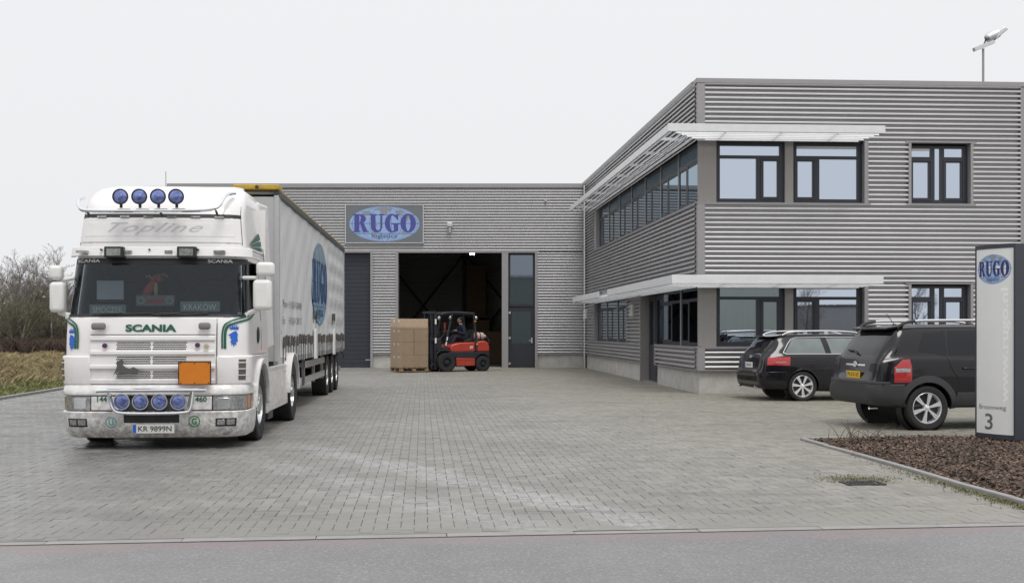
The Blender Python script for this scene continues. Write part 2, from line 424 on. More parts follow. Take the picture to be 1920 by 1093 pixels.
    if name == 'far_paving':                      # the same paving where single bricks can no longer be told apart
        mp = n.new('ShaderNodeMapping'); mp.inputs['Rotation'].default_value = (0, 0, R(-4.4 + 90)); l.new(pos, mp.inputs[0])
        bt = n.new('ShaderNodeTexBrick'); bt.inputs['Scale'].default_value = 1; bt.inputs['Brick Width'].default_value = .215; bt.inputs['Row Height'].default_value = .108
        bt.inputs['Mortar Size'].default_value = .006; bt.inputs['Color1'].default_value = (.86, .86, .86, 1); bt.inputs['Color2'].default_value = (1.1, 1.1, 1.1, 1); bt.inputs['Mortar'].default_value = (.55, .54, .5, 1)
        l.new(mp.outputs[0], bt.inputs['Vector']); c = mix(1.0, c, bt.outputs[0], 'MULTIPLY'); l.new(c, b.inputs['Base Color'])
    return m
PAVE = (.258, .250, .232)
pave_m = ground_material('paving_brick', PAVE, .10, brick=True, salt=True)
joint_m = ground_material('joint_sand', (.10, .095, .07), .2)
farpave_m = ground_material('far_paving', PAVE, .10)
asph_m = ground_material('road_asphalt', (.218, .213, .216), .10, asphalt=True)
kerb_m = M('kerb_stone', (.27, .268, .26), .75, 0, var=.14, vs=5, bump=.2, bs=60)
field_m = M('field_soil', (.16, .13, .07), .95, 0, var=.35, vs=.8, bump=.3, bs=20)

gb = MB(); gb.add([(-400, -200, -.06), (400, -200, -.06), (400, 500, -.06), (-400, 500, -.06)], [(0, 1, 2, 3)])
tag(gb.build('ground', field_m, smooth=0), 'flat brown ground around the yard', kind='structure')
rb = MB(); rb.add([K(-120, -30, -.004), K(120, -30, -.004), K(120, .0, -.004), K(-120, .0, -.004)], [(0, 1, 2, 3)])
road = tag(rb.build('road', asph_m, smooth=0), 'grey asphalt road in the foreground', kind='structure')
rb = MB(); rb.add([G(-40, -6, -.014), G(40, -2, -.014), G(40, 43.5, -.014), G(-40, 43.5, -.014)], [(0, 1, 2, 3)])
court = tag(rb.build('courtyard', joint_m, smooth=0), 'yard paved with grey concrete bricks', kind='structure')
rb = MB(); rb.add([(-6.5, 8.45, -.004), (-11.35, 18.8, -.004), G(-10.35, 0, -.004), (6.9, 9.9, -.004), (22, 41.5, -.004), (40, 41, -.004), (40, 13.5, -.004)], [(0, 1, 2), (3, 4, 5, 6)])
rb.build('far_paving', farpave_m, court, smooth=0)
# bricks
PW, PL, GAP, CH = .108, .216, .0034, .0036
def brick_geo(w, l_):
    a, b = w / 2 - GAP / 2, l_ / 2 - GAP / 2; c, d = a - CH, b - CH
    vs = [(-a, -b, -.014), (a, -b, -.014), (a, b, -.014), (-a, b, -.014), (-a, -b, -CH), (a, -b, -CH), (a, b, -CH), (-a, b, -CH), (-c, -d, 0), (c, -d, 0), (c, d, 0), (-c, d, 0)]
    fs = [(i, (i + 1) % 4, 4 + (i + 1) % 4, 4 + i) for i in range(4)] + [(4 + i, 4 + (i + 1) % 4, 8 + (i + 1) % 4, 8 + i) for i in range(4)] + [(8, 9, 10, 11)]
    return vs, fs
BV, BF = brick_geo(PW, PL)
bme = bpy.data.meshes.new('brick'); bme.from_pydata(BV, [], BF); bme.materials.append(pave_m)
rnd = random.Random(11); cells = []
W_ = PW
for m_ in range(-420, 460):
    for n_ in range(-230, 230):
        bx0, by0 = m_ + 2 * n_, m_ - 2 * n_
        for vert in (0, 1):
            a, b = ((bx0 + 1, by0 + .5) if not vert else (bx0 + .5, by0 + 2)); a *= W_; b *= W_
            if a < -10.3 or b > 43 or b < -2: continue
            x = O0.x + GA.x * a + GB.x * b; y = O0.y + GA.y * a + GB.y * b
            if abs(x) > .47 * y + 2.5: continue
            kd = (x - RO.x) * RN.x + (y - RO.y) * RN.y
            if kd < .16 + (PW if vert else PW / 2): continue
            if a > 4.76 + (0 if vert else .02) and .45 < b < 7.5: continue
            cells.append((kd if abs(x) < .43 * y else 99, x, y, vert, b))
cells.sort()
V = []; Fc = []; ang = math.atan2(GA.y, GA.x)
FT = BF[4:]
for k, (kd, x, y, vert, b) in enumerate(cells):
    dz = rnd.uniform(-.0022, .0022); tx, ty = rnd.uniform(-.012, .012), rnd.uniform(-.008, .008); rot = ang + rnd.uniform(-.008, .008) + (0 if vert else pi / 2)
    if k < 300:
        o = bpy.data.objects.new('brick', bme); COL.objects.link(o); o.parent = court; o.location = (x, y, dz); o.rotation_euler = (ty, tx, rot)
        continue
    base = len(V); cr, sr = cos(rot), sin(rot)
    V += [(x + cr * vx - sr * vy, y + sr * vx + cr * vy, vz + dz + tx * vx + ty * vy) for vx, vy, vz in BV[4:]]
    Fc += [tuple(q - 4 + base for q in f) for f in FT]
mb = MB(); mb.v = V; mb.fc = Fc
mb.build('paving_bricks', pave_m, court, smooth=0, recalc=False, kind='stuff')
# flush edging stones between yard and road
for o_ in (-.004, .142):
    rb = MB(); rb.add([K(-40, o_, -.0005), K(40, o_, -.0005), K(40, o_ + .016, -.0005), K(-40, o_ + .016, -.0005)], [(0, 1, 2, 3)]); rb.build('edge_joint', M('joint_dirt', (.045, .042, .035), .95, var=.3, vs=6), court, smooth=0)
rb = MB(); rb.add([K(-40, .158, -.0035), K(40, .158, -.0035), K(40, .42, -.0035), K(-40, .42, -.0035)], [(0, 1, 2, 3)]); rb.build('edge_mortar', pave_m, court, smooth=0)
ek = MB(); ek.box(-.498, .498, .006, .137, -.1, 0); sample = ek.build('edging_stone', kerb_m, court, smooth=0, bevel=.006)
sample.location = K(-16, .005); sample.rotation_euler = (0, 0, math.atan2(RU.y, RU.x))
for k in range(1, 32):
    c = sample.copy(); COL.objects.link(c); c.location = K(-16 + k, .005, rnd.uniform(-.003, .003)); c.location.z = rnd.uniform(-.003, .003)
# raised kerb along the grass on the left
ek = MB(); ek.box(-.06, .06, -.496, .496, -.1, .05); s2 = ek.build('kerb_stone', kerb_m, court, smooth=0, bevel=.012)
s2.location = G(-10.46, 0.6); s2.rotation_euler = (0, 0, ang)
for k in range(1, 42):
    c = s2.copy(); COL.objects.link(c); c.location = G(-10.46 + rnd.uniform(-.008, .008), .6 + k); c.rotation_euler = (0, 0, ang + rnd.uniform(-.008, .008))
# ---- planting bed with leaf litter
bed_m = M('bed_soil', (.055, .038, .026), .95, 0, var=.4, vs=4, bump=.5, bs=30)
def bedz(a, b): return .015 + .015 * sin(a * 1.7) * cos(b * 1.3) + .02 * min(1, (a - 4.8) / 1.2)
bb = MB(); bb.grid(lambda a, b, o: G(a, b, bedz(a, b) * min(1, (b - .45) / .6)), [4.86 + .28 * i for i in range(30)], [.5 + .24 * i for i in range(30)])
bed = tag(bb.build('planting_bed', bed_m), 'bare planting bed of dark soil beside the yard', kind='structure')
ek = MB(); ek.box(-.04, .04, -.494, .494, -.15, .035); s3 = ek.build('kerb_stone', kerb_m, bed, smooth=0, bevel=.01)
s3.location = G(4.80, 1.0); s3.rotation_euler = (0, 0, ang)
for k in range(1, 7):
    c = s3.copy(); COL.objects.link(c); c.location = G(4.80 + rnd.uniform(-.01, .01), 1.0 + k); c.rotation_euler = (rnd.uniform(-.01, .01), 0, ang + rnd.uniform(-.012, .012))
for k in range(8):
    c = s3.copy(); COL.objects.link(c); c.location = G(5.30 + k, 7.55); c.rotation_euler = (0, 0, ang + pi / 2)
def scatter_quads(n, place, size, lift, rnd, curl=.5):
    V, F = [], []
    for _ in range(n):
        x, y, z = place(); s_ = size * rnd.uniform(.5, 1.5); w = s_ * rnd.uniform(.25, .7); t = rnd.uniform(0, 2 * pi)
        u = Vector((cos(t), sin(t), rnd.uniform(-curl, curl))) * s_; v = Vector((-sin(t), cos(t), rnd.uniform(-curl, curl))) * w
        c = Vector((x, y, z + rnd.uniform(0, lift))); b = len(V)
        V += [tuple(c - u), tuple(c + v * .8 + Vector((0, 0, s_ * .2))), tuple(c + u), tuple(c - v)]; F.append((b, b + 1, b + 2, b + 3))
    return V, F
leaf_m = M('leaf_litter', (.115, .076, .056), .85, 0, var=.45, vs=1.2, island=.85)
def inbed():
    a = 4.86 + rnd.random() ** 1.15 * 7.6; b = rnd.uniform(.5, 7.5); return G(a, b, bedz(a, b) * min(1, (b - .45) / .6))
mb = MB(); mb.v, mb.fc = scatter_quads(42000, inbed, .022, .022, rnd)
tag(mb.build('leaf_litter', leaf_m, smooth=0, recalc=False), 'brown fallen leaves and bark covering the planting bed', 'leaf litter', kind='stuff')
moss_m = M('weed_green', (.13, .13, .06), .9, 0, var=.4, vs=3, island=.5)
def atkerb():
    b = abs(rnd.gauss(0, 1.4)) + .9; return G(4.72 - abs(rnd.gauss(0, .09)), b, 0)
def patch():
    return G(3.9 + rnd.gauss(0, .20), 3.05 + rnd.gauss(0, .16), 0)
V1, F1 = scatter_quads(3200, atkerb, .008, .014, rnd, 1.2); V2, F2 = scatter_quads(1500, patch, .008, .016, rnd, 1.2)
mb = MB(); mb.add(V1, F1); mb.add(V2, F2)
tag(mb.build('weeds', moss_m, smooth=0, recalc=False), 'low green weeds and moss along the bed kerb', 'weeds', kind='stuff')
dr = thing('drain_grate', 'small dark iron drain grate in the paving beside the bed kerb', 'drain grate', G(3.85, 2.75, .002), ang)
d = MB(); d.box(-.2, .2, -.13, -.10, -.01, .012).box(-.2, .2, .10, .13, -.01, .012).box(-.2, -.17, -.10, .10, -.01, .012).box(.17, .2, -.10, .10, -.01, .012)
d.build('grate_rim', darksteel_m, dr, smooth=0)
for k in range(7):
    d = MB(); d.box(-.135 + k * .04, -.12 + k * .04, -.098, .098, -.005, .010); d.build('grate_bar', darksteel_m, dr, smooth=0)
# dry twigs sticking up at the bed corner
twig_m = M('dry_twig', (.12, .09, .06), .9)
tw = MB()
for k in range(26):
    a, b = 5.0 + rnd.uniform(0, .9), 7.2 + rnd.uniform(-.3, .2); p = Vector(G(a, b, .05)); q = p + Vector((rnd.uniform(-.25, .25), rnd.uniform(-.1, .1), rnd.uniform(.08, .3)))
    tw.tube([p, (p + q) / 2 + Vector((rnd.uniform(-.03, .03), 0, .02)), q], [.006, .004, .002], 4)
tag(tw.build('dead_twigs', twig_m), 'tangle of dead twigs at the back corner of the bed', 'twigs', kind='stuff')

# ================================================================= OFFICE
C0 = Vector((4.70, 29.2, 0)); FD = Vector((.99824, .0593, 0)); FN = Vector((.0593, -.99824, 0))
SD = Vector((-.0767, .99705, 0)); SN = Vector((-.99705, -.0767, 0))
def Ff(a, o, z): p = FD * a + FN * o; return (p.x, p.y, z)
def Sf(t, o, z): p = SD * t + SN * o; return (p.x, p.y, z)
office = thing('office_building', 'two storey grey corrugated metal office with corner windows and white sun louvres', 'office building', C0)
W0 = Vector((-3, 49.6, 0))
def Wf(x, o, z): return (x - W0.x, -o, z)
ware = thing('warehouse', 'low grey corrugated warehouse hall with an open loading door', 'warehouse', W0)
PITCH, DEP = .1205, .098
PROF = [(0, .0), (.62, .0), (.34, .93), (.37, 1.0), (.60, 1.0), (.74, .88), (.87, .6), (1.0, .0)]
def clad(frame, a0, a1, z0, z1, parent, off=.0, step=3.4):
    pts = []; k = math.floor(z0 / PITCH)
    while k * PITCH < z1:
        for t, o in PROF[:-1]:
            z = (k + t) * PITCH
            if z0 < z < z1: pts.append((z, o * DEP))
        k += 1
    def ev(z):
        t = (z / PITCH) % 1
        if t < .34: return 0
        for (t0, o0), (t1, o1) in zip(PROF[2:-1], PROF[3:]):
            if t0 <= t <= t1: return (o0 + (o1 - o0) * (t - t0) / (t1 - t0)) * DEP
        return 0
    pts = [(z0, ev(z0))] + pts + [(z1, ev(z1))]
    n = max(1, round((a1 - a0) / step)); w = (a1 - a0) / n
    for k in range(n):
        b0, b1 = a0 + k * w, a0 + (k + 1) * w; lift = .003 * (k % 2)
        if k < n - 1: b1 += .015
        mb = MB(frame); vs = []
        for z, o in pts: vs += [(b0, o + lift + off, z), (b1, o + lift + off, z)]
        mb.add(vs, [(2 * i, 2 * i + 1, 2 * i + 3, 2 * i + 2) for i in range(len(pts) - 1)])
        mb.build('cladding_panel', clad_m, parent, smooth=25, recalc=False)
def part_box(frame, name, mat, parent, a0, a1, o0, o1, z0, z1, bevel=0, **k):
    return MB(frame).box(a0, a1, o0, o1, z0, z1).build(name, mat, parent, smooth=0, bevel=bevel, **k)
def window(frame, a0, a1, z0, z1, cells, parent, pane=coated_m, out=-.08, fw=.07, name='window', sashes=(), rec=.045, pr=.018):
    """cells: rectangles (a0, a1, z0, z1) of the panes; the frame is the bars left between them; sashes get a proud inner frame"""
    xs = sorted({a0, a1, *[c[0] for c in cells], *[c[1] for c in cells]}); zs = sorted({z0, z1, *[c[2] for c in cells], *[c[3] for c in cells]})
    mb = MB(frame)
    def inside(x, z): return any(c[0] < x < c[1] and c[2] < z < c[3] for c in cells)
    for j in range(len(zs) - 1):
        i = 0
        while i < len(xs) - 1:
            zc = (zs[j] + zs[j + 1]) / 2
            if inside((xs[i] + xs[i + 1]) / 2, zc): i += 1; continue
            k = i
            while k < len(xs) - 1 and not inside((xs[k] + xs[k + 1]) / 2, zc): k += 1
            mb.box(xs[i], xs[k], out - .07, out, zs[j], zs[j + 1]); i = k
    for c in sashes:
        s = .045; a, b, p, q = c
        mb.box(a, b, out - .01, out + pr, p, p + s).box(a, b, out - .01, out + pr, q - s, q).box(a, a + s, out - .01, out + pr, p + s, q - s).box(b - s, b, out - .01, out + pr, p + s, q - s)
    w = mb.build(name, frame_m, parent, smooth=0)
    for c in cells:
        MB(frame).box(c[0], c[1], out - rec - .008, out - rec, c[2], c[3]).build('pane', pane, w, smooth=0)
    return w
# masses behind the cladding
mb = MB(); q = [Ff(.3, -.3, 0), Ff(8.1, -.3, 0), (8.1, 21.5, 0), Sf(20.6, -.3, 0)]
mb.add([(p[0], p[1], z) for z in (.01, 7.7) for p in q], [(0, 1, 2, 3), (4, 5, 6, 7), (0, 1, 5, 4), (1, 2, 6, 5), (2, 3, 7, 6), (3, 0, 4, 7)])
mb.build('wall', frame_m, office, smooth=0)
FE, SE = 8.32, 20.7
# plinths
part_box(Ff, 'plinth', conc_m, office, 0, FE, -.25, .0, -.1, .575)
part_box(Sf, 'plinth', conc_m, office, .253, 5.15, -.25, .0, -.1, .573)
part_box(Sf, 'plinth', conc_m, office, 7.45, SE, -.25, .0, -.1, .573)
part_box(Ff, 'flashing', trim_m, office, -.062, FE, -.02, .106, .575, .60)
part_box(Sf, 'flashing', trim_m, office, .02, 5.17, -.02, .112, .574, .598)
part_box(Sf, 'flashing', trim_m, office, 7.45, SE, -.02, .112, .574, .598)
# corner and edge posts
part_box(Ff, 'corner_trim', trim_m, office, -.064, .125, -.1, .108, .602, 1.148)
part_box(Ff, 'corner_trim', trim_m, office, -.064, .125, -.1, .108, 2.80, 4.76)
part_box(Ff, 'corner_trim', trim_m, office, -.064, .125, -.1, .108, 6.36, 7.77)
part_box(Ff, 'corner_trim', panel_m, office, -.02, .10, -.1, .02, 1.19, 2.80)
part_box(Ff, 'corner_trim', panel_m, office, -.02, .10, -.1, .02, 4.80, 6.36)
part_box(Ff, 'edge_trim', trim_m, office, FE - .06, FE + .07, -.2, .09, .602, 7.77)
part_box(Ff, 'roof_trim', trim_m, office, -.09, FE + .09, -.3, .112, 7.78, 7.90, bevel=.006)
part_box(Sf, 'roof_trim', trim_m, office, .31, SE, -.3, .111, 7.781, 7.899, bevel=.006)
# front cladding
clad(Ff, .125, FE - .06, .60, 1.15, office)
clad(Ff, .125, 5.34, 2.76, 4.78, office); clad(Ff, 7.02, FE - .06, 2.76, 4.78, office); clad(Ff, 5.34, 7.02, 2.80, 4.78, office)
clad(Ff, .125, FE - .06, 6.36, 7.78, office)
clad(Ff, 4.30, 5.34, 4.78, 6.36, office); clad(Ff, 7.02, FE - .06, 4.78, 6.36, office)
clad(Ff, 4.30, 5.34, 1.15, 2.76, office); clad(Ff, 7.02, FE - .06, 1.15, 2.76, office)
# side cladding
clad(Sf, .064, 5.13, .60, 1.15, office); clad(Sf, 7.47, SE, .60, 1.15, office)
clad(Sf, .064, SE, 2.78, 4.78, office); clad(Sf, .064, SE, 6.36, 7.78, office)
clad(Sf, 17.25, SE, 4.78, 6.36, office); clad(Sf, 7.47, 9.85, 1.15, 2.78, office); clad(Sf, 17.25, SE, 1.15, 2.78, office)
# sills
part_box(Ff, 'window_sill', trim_m, office, -.112, 4.36, -.12, .112, 4.765, 4.795)
part_box(Ff, 'window_sill', trim_m, office, 5.28, 7.08, -.12, .112, 4.766, 4.796)
part_box(Ff, 'window_sill', trim_m, office, -.112, 4.36, -.12, .112, 1.150, 1.18)
part_box(Ff, 'window_sill', trim_m, office, 5.28, 7.08, -.12, .112, 1.151, 1.181)
part_box(Ff, 'window_head', trim_m, office, 5.26, 7.10, -.10, .112, 6.335, 6.365)
part_box(Ff, 'window_head', trim_m, office, 5.26, 7.10, -.10, .112, 2.76, 2.79)
part_box(Sf, 'window_sill', trim_m, office, .09, 17.3, -.12, .111, 4.766, 4.794)
part_box(Sf, 'window_sill', trim_m, office, .09, 5.16, -.12, .111, 1.151, 1.179)
part_box(Sf, 'window_sill', trim_m, office, 9.8, 17.3, -.12, .111, 1.151, 1.179)
# wall panels and reveals beside the windows, both storeys
for z0, z1 in ((1.182, 2.80), (4.797, 6.36)):
    part_box(Ff, 'facing_panel', panel_m, office, .10, .435, -.3, .012, z0, z1)
    part_box(Ff, 'facing_panel', panel_m, office, 2.19, 2.40, -.3, .012, z0, z1)
    part_box(Ff, 'window_reveal', trim_m, office, 4.20, 4.30, -.3, .106, z0, z1)
    part_box(Ff, 'window_reveal', trim_m, office, 5.34, 5.41, -.3, .106, z0, z1 - .03)
    part_box(Ff, 'window_reveal', trim_m, office, 6.95, 7.02, -.3, .106, z0, z1 - .03)
    part_box(Ff, 'head_panel', frame_m, office, .435, 4.20, -.3, -.03, z1 - .05, z1)
def win_pair(z0, z1):
    f = .112; tz0, tz1 = z1 - .31, z1 - .06
    a0, a1 = .435, 2.19
    m0, m1 = z0 + .112, tz0 - .075
    window(Ff, a0, a1, z0, z1, [(a0 + f, a1 - f, tz0, tz1), (a0 + f, a0 + 1.05, m0, m1), (a0 + 1.23, a1 - .17, m0 + .05, m1 - .06)], office, sashes=[(a0 + 1.15, a1 - .112, m0 - .02, m1 + .01)])
    a0, a1 = 2.40, 4.20
    window(Ff, a0, a1, z0, z1, [(a0 + f, a1 - .12, tz0, tz1), (a0 + .14, a0 + .53, m0 + .05, m1 - .06), (a0 + .70, a1 - .12, m0, m1)], office, sashes=[(a0 + .06, a0 + .61, m0 - .02, m1 + .01)])
    a0, a1 = 5.41, 6.95
    window(Ff, a0, a1, z0, z1 - .03, [(a0 + .08, a0 + .58, tz0, tz1 - .03), (a0 + .68, a0 + .83, m0, tz1 - .03), (a0 + .93, a1 - .12, tz0, tz1 - .03),
           (a0 + .12, a0 + .53, m0 + .05, m1 - .06), (a0 + .98, a1 - .17, m0 + .05, m1 - .06)], office, sashes=[(a0 + .05, a0 + .61, m0 - .02, m1 + .01), (a0 + .90, a1 - .09, m0 - .02, m1 + .01)])
win_pair(4.797, 6.31); win_pair(1.182, 2.75)
for k, (a0, z0) in enumerate(((2.50, 6.235), (2.50, 2.675), (5.50, 6.21))):   # half raised blinds behind the top lights
    b = MB(Ff)
    for j in range(3): b.box(a0, a0 + (1.56 if k < 2 else .48), -.118, -.108, z0 - .025 * j, z0 - .025 * j + .018)
    b.build('blind', white_m, office, smooth=0)
# side windows, upper row of seven
part_box(Sf, 'window_reveal', trim_m, office, 16.68, 17.24, -.3, .106, 4.797, 6.36)
for k in range(7):
    a0 = .08 + k * 2.37; a1 = a0 + 2.29; f = .07
    z0, z1 = 4.797, 6.31
    tz0, tz1 = z1 - .34, z1 - .07; m0, m1 = z0 + .09, tz0 - .08
    if k < 6: part_box(Sf, 'mullion', trim_m, office, a1, a1 + .08, -.14, -.005, z0, z1 + .05)
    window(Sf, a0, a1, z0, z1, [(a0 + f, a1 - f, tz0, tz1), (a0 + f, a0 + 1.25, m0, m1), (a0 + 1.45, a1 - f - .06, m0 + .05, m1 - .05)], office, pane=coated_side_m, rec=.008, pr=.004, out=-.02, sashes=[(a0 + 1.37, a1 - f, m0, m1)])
part_box(Sf, 'head_panel', frame_m, office, .08, 16.68, -.3, -.03, 6.312, 6.36)
# side windows and door, lower storey
for a0, a1, split in ((.08, 2.09, 0), (2.17, 4.55, 1)):
    z0, z1 = 1.182, 2.75; f = .08; tz0, tz1 = z1 - .34, z1 - .07; m0, m1 = z0 + .10, tz0 - .08
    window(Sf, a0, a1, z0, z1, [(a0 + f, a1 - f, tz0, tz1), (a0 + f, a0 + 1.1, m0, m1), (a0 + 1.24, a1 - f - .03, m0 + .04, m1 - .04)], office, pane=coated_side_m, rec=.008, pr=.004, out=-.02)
part_box(Sf, 'mullion', trim_m, office, 2.09, 2.17, -.14, .0, 1.182, 2.78)
part_box(Sf, 'window_reveal', trim_m, office, 17.15, 17.24, -.3, .106, 1.182, 2.78); part_box(Sf, 'window_reveal', trim_m, office, 9.86, 9.93, -.3, .106, 1.182, 2.78)
for k in range(3):
    a0 = 9.93 + k * 2.41; a1 = a0 + 2.33; z0, z1 = 1.182, 2.77; tz0, tz1 = z1 - .34, z1 - .07; m0, m1 = z0 + .10, tz0 - .08
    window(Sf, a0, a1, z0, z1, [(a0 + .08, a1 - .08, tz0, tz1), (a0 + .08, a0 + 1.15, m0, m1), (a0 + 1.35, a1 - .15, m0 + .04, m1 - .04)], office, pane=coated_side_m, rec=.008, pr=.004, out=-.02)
    if k < 2: part_box(Sf, 'mullion', trim_m, office, a1, a1 + .08, -.14, -.005, z0, z1)
part_box(Sf, 'wall_end', trim_m, office, 5.13, 5.20, -.25, .106, .598, 1.18)
part_box(Sf, 'wall_end', conc_m, office, 5.15, 5.19, -.25, -.002, -.1, .573)
part_box(Sf, 'door_reveal', panel_m, office, 7.38, 7.47, -.32, .106, .0, 2.78)
part_box(Sf, 'door_lintel', frame_m, office, 4.55, 7.38, -.3, -.02, 2.68, 2.78)
part_box(Sf, 'threshold', alu_m, office, 5.19, 7.38, -.22, .04, .0, .05)
dd = window(Sf, 6.28, 7.36, .06, 2.66, [(6.46, 7.18, 1.15, 2.50)], office, pane=coated_side_m, out=-.17, name='entrance_door')
h = MB(Sf); h.tube([(6.40, -.16, 1.08), (6.40, -.10, 1.08), (6.54, -.10, 1.08)], .013).box(6.375, 6.425, -.172, -.160, .98, 1.22); h.build('door_handle', chrome_m, dd)
window(Sf, 4.63, 6.22, .06, 2.66, [(4.72, 6.12, 1.15, 2.50), (4.72, 6.12, .2, 1.05)], office, pane=coated_side_m, out=-.17, name='side_light')
# down pipe column in the inner corner
MB(Sf).box(20.05, 20.42, -.02, .10, 0, 7.6).build('corner_post', frame_m, office, smooth=0)
MB(Sf).tube([(19.85, .12, 0), (19.85, .12, 7.7)], .045, 12).build('downpipe', alu_m, office)
# ---- sun louvre canopies
def louvre(zt, zb, p, gaps, name, label):
    root = MB()
    c = MB(Ff).box(-p, 4.40, p - .05, p, zb, zt).build(name, white_m, office, smooth=0, bevel=.006, label=label)
    for t0, t1 in gaps: MB(Sf).box(t0, t1, p - .05, p - .002, zb + .001, zt - .001).build('fascia', white_m, c, smooth=0, bevel=.006)
    n = 6
    for k in range(n):                           # blades parallel to the front, then to the side
        o = .07 + (p - .16) * k / (n - 1); z = zb + .0 + (-.07 + .07 * k / (n - 1))
        b = MB(Ff); e = 4.40 - (n - 1 - k) * .07
        b.add([(-o, o - .035, z + .06), (e, o - .035, z + .06), (e, o + .035, z - .005), (-o, o + .035, z - .005), (-o, o - .035, z + .072), (e, o - .035, z + .072), (e, o + .035, z + .008), (-o, o + .035, z + .008)],
              [(0, 1, 2, 3), (4, 5, 6, 7), (0, 1, 5, 4), (1, 2, 6, 5), (2, 3, 7, 6), (3, 0, 4, 7)])
        b.build('blade', white_m, c, smooth=0)
        b = MB(Sf); e = 18.1 - (n - 1 - k) * .1
        b.add([(-o + .1, o - .035, z + .06), (e, o - .035, z + .06), (e, o + .035, z - .005), (-o, o + .035, z - .005), (-o + .1, o - .035, z + .072), (e, o - .035, z + .072), (e, o + .035, z + .008), (-o, o + .035, z + .008)],
              [(0, 1, 2, 3), (4, 5, 6, 7), (0, 1, 5, 4), (1, 2, 6, 5), (2, 3, 7, 6), (3, 0, 4, 7)])
        b.build('blade', white_m, c, smooth=0)
    for a in (.5, 1.9, 3.3): MB(Ff).bar((a, .0, zb + .12), (a, p - .05, zb + .14), .04, .07).build('bracket', alu_m, c, smooth=0)
    for k in range(8): MB(Sf).bar((1.0 + k * 2.37, .0, zb + .12), (1.0 + k * 2.37, p - .05, zb + .14), .05, .07).build('bracket', alu_m, c, smooth=0)
    return c
louvre(6.60, 6.41, .98, [(-.93, 18.1)], 'sun_louvre', 'upper white slatted sun louvre wrapping the corner above the first floor windows')
louvre(2.94, 2.73, .86, [(-.81, 9.25), (11.2, 18.1)], 'sun_louvre', 'lower white sun louvre over the ground floor windows with a gap above the lamp')

# ================================================================= WAREHOUSE
X0, X1 = -14.6, 3.05
Wz = lambda py: 1.58 + (620 - py) / 43.95
Wx = lambda px: (px - 960) / 43.95
LT = Wz(474)
d0, d1 = Wx(747), Wx(941)
clad(Wf, X0, X1, LT + .07, 7.64, ware, step=4.4)
clad(Wf, Wx(699), Wx(742.5), .60, LT + .005, ware); clad(Wf, Wx(1008), X1, .60, LT + .005, ware)
part_box(Wf, 'roof_trim', trim_m, ware, X0 - .1, X1 + .15, -.4, .112, 7.66, 7.845, bevel=.008)
part_box(Wf, 'lintel', trim_m, ware, X0, Wx(1010), -.25, .094, LT, LT + .075)
for a, b in ((Wx(699), d0 - .12), (Wx(1008), X1)):
    part_box(Wf, 'plinth', conc_m, ware, a, b, -.3, .0, -.1, .575); part_box(Wf, 'flashing', trim_m, ware, a, b, -.02, .09, .576, .602)
part_box(Wf, 'door_jamb', trim_m, ware, Wx(742), d0, -.3, .112, 0, LT); part_box(Wf, 'door_jamb', trim_m, ware, Wx(695), Wx(699.5), -.3, .112, 0, LT)
part_box(Wf, 'pier', trim_m, ware, d1, Wx(953), -.3, .09, 0, LT); part_box(Wf, 'door_jamb', trim_m, ware, Wx(1003), Wx(1008), -.3, .112, 0, LT)
# closed sectional door behind the trailer
r0 = Wx(501)
sd = part_box(Wf, 'sectional_door', frame_m, ware, r0, Wx(695), -.26, -.22, 0, LT)
steel_blue = M('door_slate', (.035, .040, .055), .45, .1, var=.08, vs=6)
for k in range(27):
    z = .02 + k * (LT - .03) / 27
    MB(Wf).box(r0 + .01, Wx(695) - .01, -.218, -.195, z + .006, z + (LT - .03) / 27 - .006).build('door_slat', steel_blue, sd, smooth=0)
MB(Wf).box(Wx(684), Wx(693), -.194, -.17, Wz(675.5), Wz(674)).build('door_handle', alu_m, sd, smooth=0)
part_box(Wf, 'door_jamb', trim_m, ware, r0 - .15, r0 - .001, -.3, .112, 0, LT)
part_box(Wf, 'wall', panel_m, ware, X0, r0 - .15, -.3, -.001, 0, LT)
# pedestrian door with transom window
def pz(py): return Wz(py)
g0, g1 = Wx(954), Wx(1002)
window(Wf, g0, g1, pz(575), LT - .005, [(Wx(957), Wx(999), pz(570), pz(478))], ware, pane=coated_dark_m, out=-.12, name='transom_window')
sdw = window(Wf, g0, g1, .02, pz(577), [(Wx(959.5), Wx(995), pz(643.5), pz(584))], ware, pane=coated_dark_m, out=-.12, name='service_door')
MB(Wf).box(Wx(996), Wx(998.5), -.11, -.06, pz(643), pz(633)).box(Wx(992), Wx(998), -.075, -.055, pz(639), pz(637.5)).build('door_handle', alu_m, sdw, smooth=0)
for py in (586, 633.5, 681.5): MB(Wf).box(Wx(953.6), Wx(957.6), -.115, -.075, pz(py + 2), pz(py - 2)).build('hinge', alu_m, sdw, smooth=0)
# hall behind the facade
inner_m = M('hall_lining', (.27, .275, .26), .8, 0, var=.25, vs=2, stretch=(.2, .2, 8))
hallfloor_m = M('hall_floor', (.14, .14, .13), .6, 0, var=.2, vs=1)
hx0, hx1, hy = -14.4, 2.6, 12.5
part_box(Wf, 'hall_wall', inner_m, ware, hx0, hx1, -hy - .2, -hy, 0, 7.6)
part_box(Wf, 'hall_wall', inner_m, ware, hx0 - .2, hx0, -hy, -.31, 0, 7.6); part_box(Wf, 'hall_wall', inner_m, ware, hx1, hx1 + .2, -hy, -.31, 0, 7.6)
part_box(Wf, 'hall_roof', inner_m, ware, hx0 - .2, hx1 + .2, -hy - .2, -.32, 7.601, 7.65)
part_box(Wf, 'hall_wall', inner_m, ware, X0, d0 - .13, -.33, -.301, 0, 7.6); part_box(Wf, 'hall_wall', inner_m, ware, d1 + .01, X1, -.33, -.301, 0, 7.6)
part_box(Wf, 'hall_wall', inner_m, ware, d0 - .13, d1 + .01, -.33, -.252, LT + .001, 7.6)
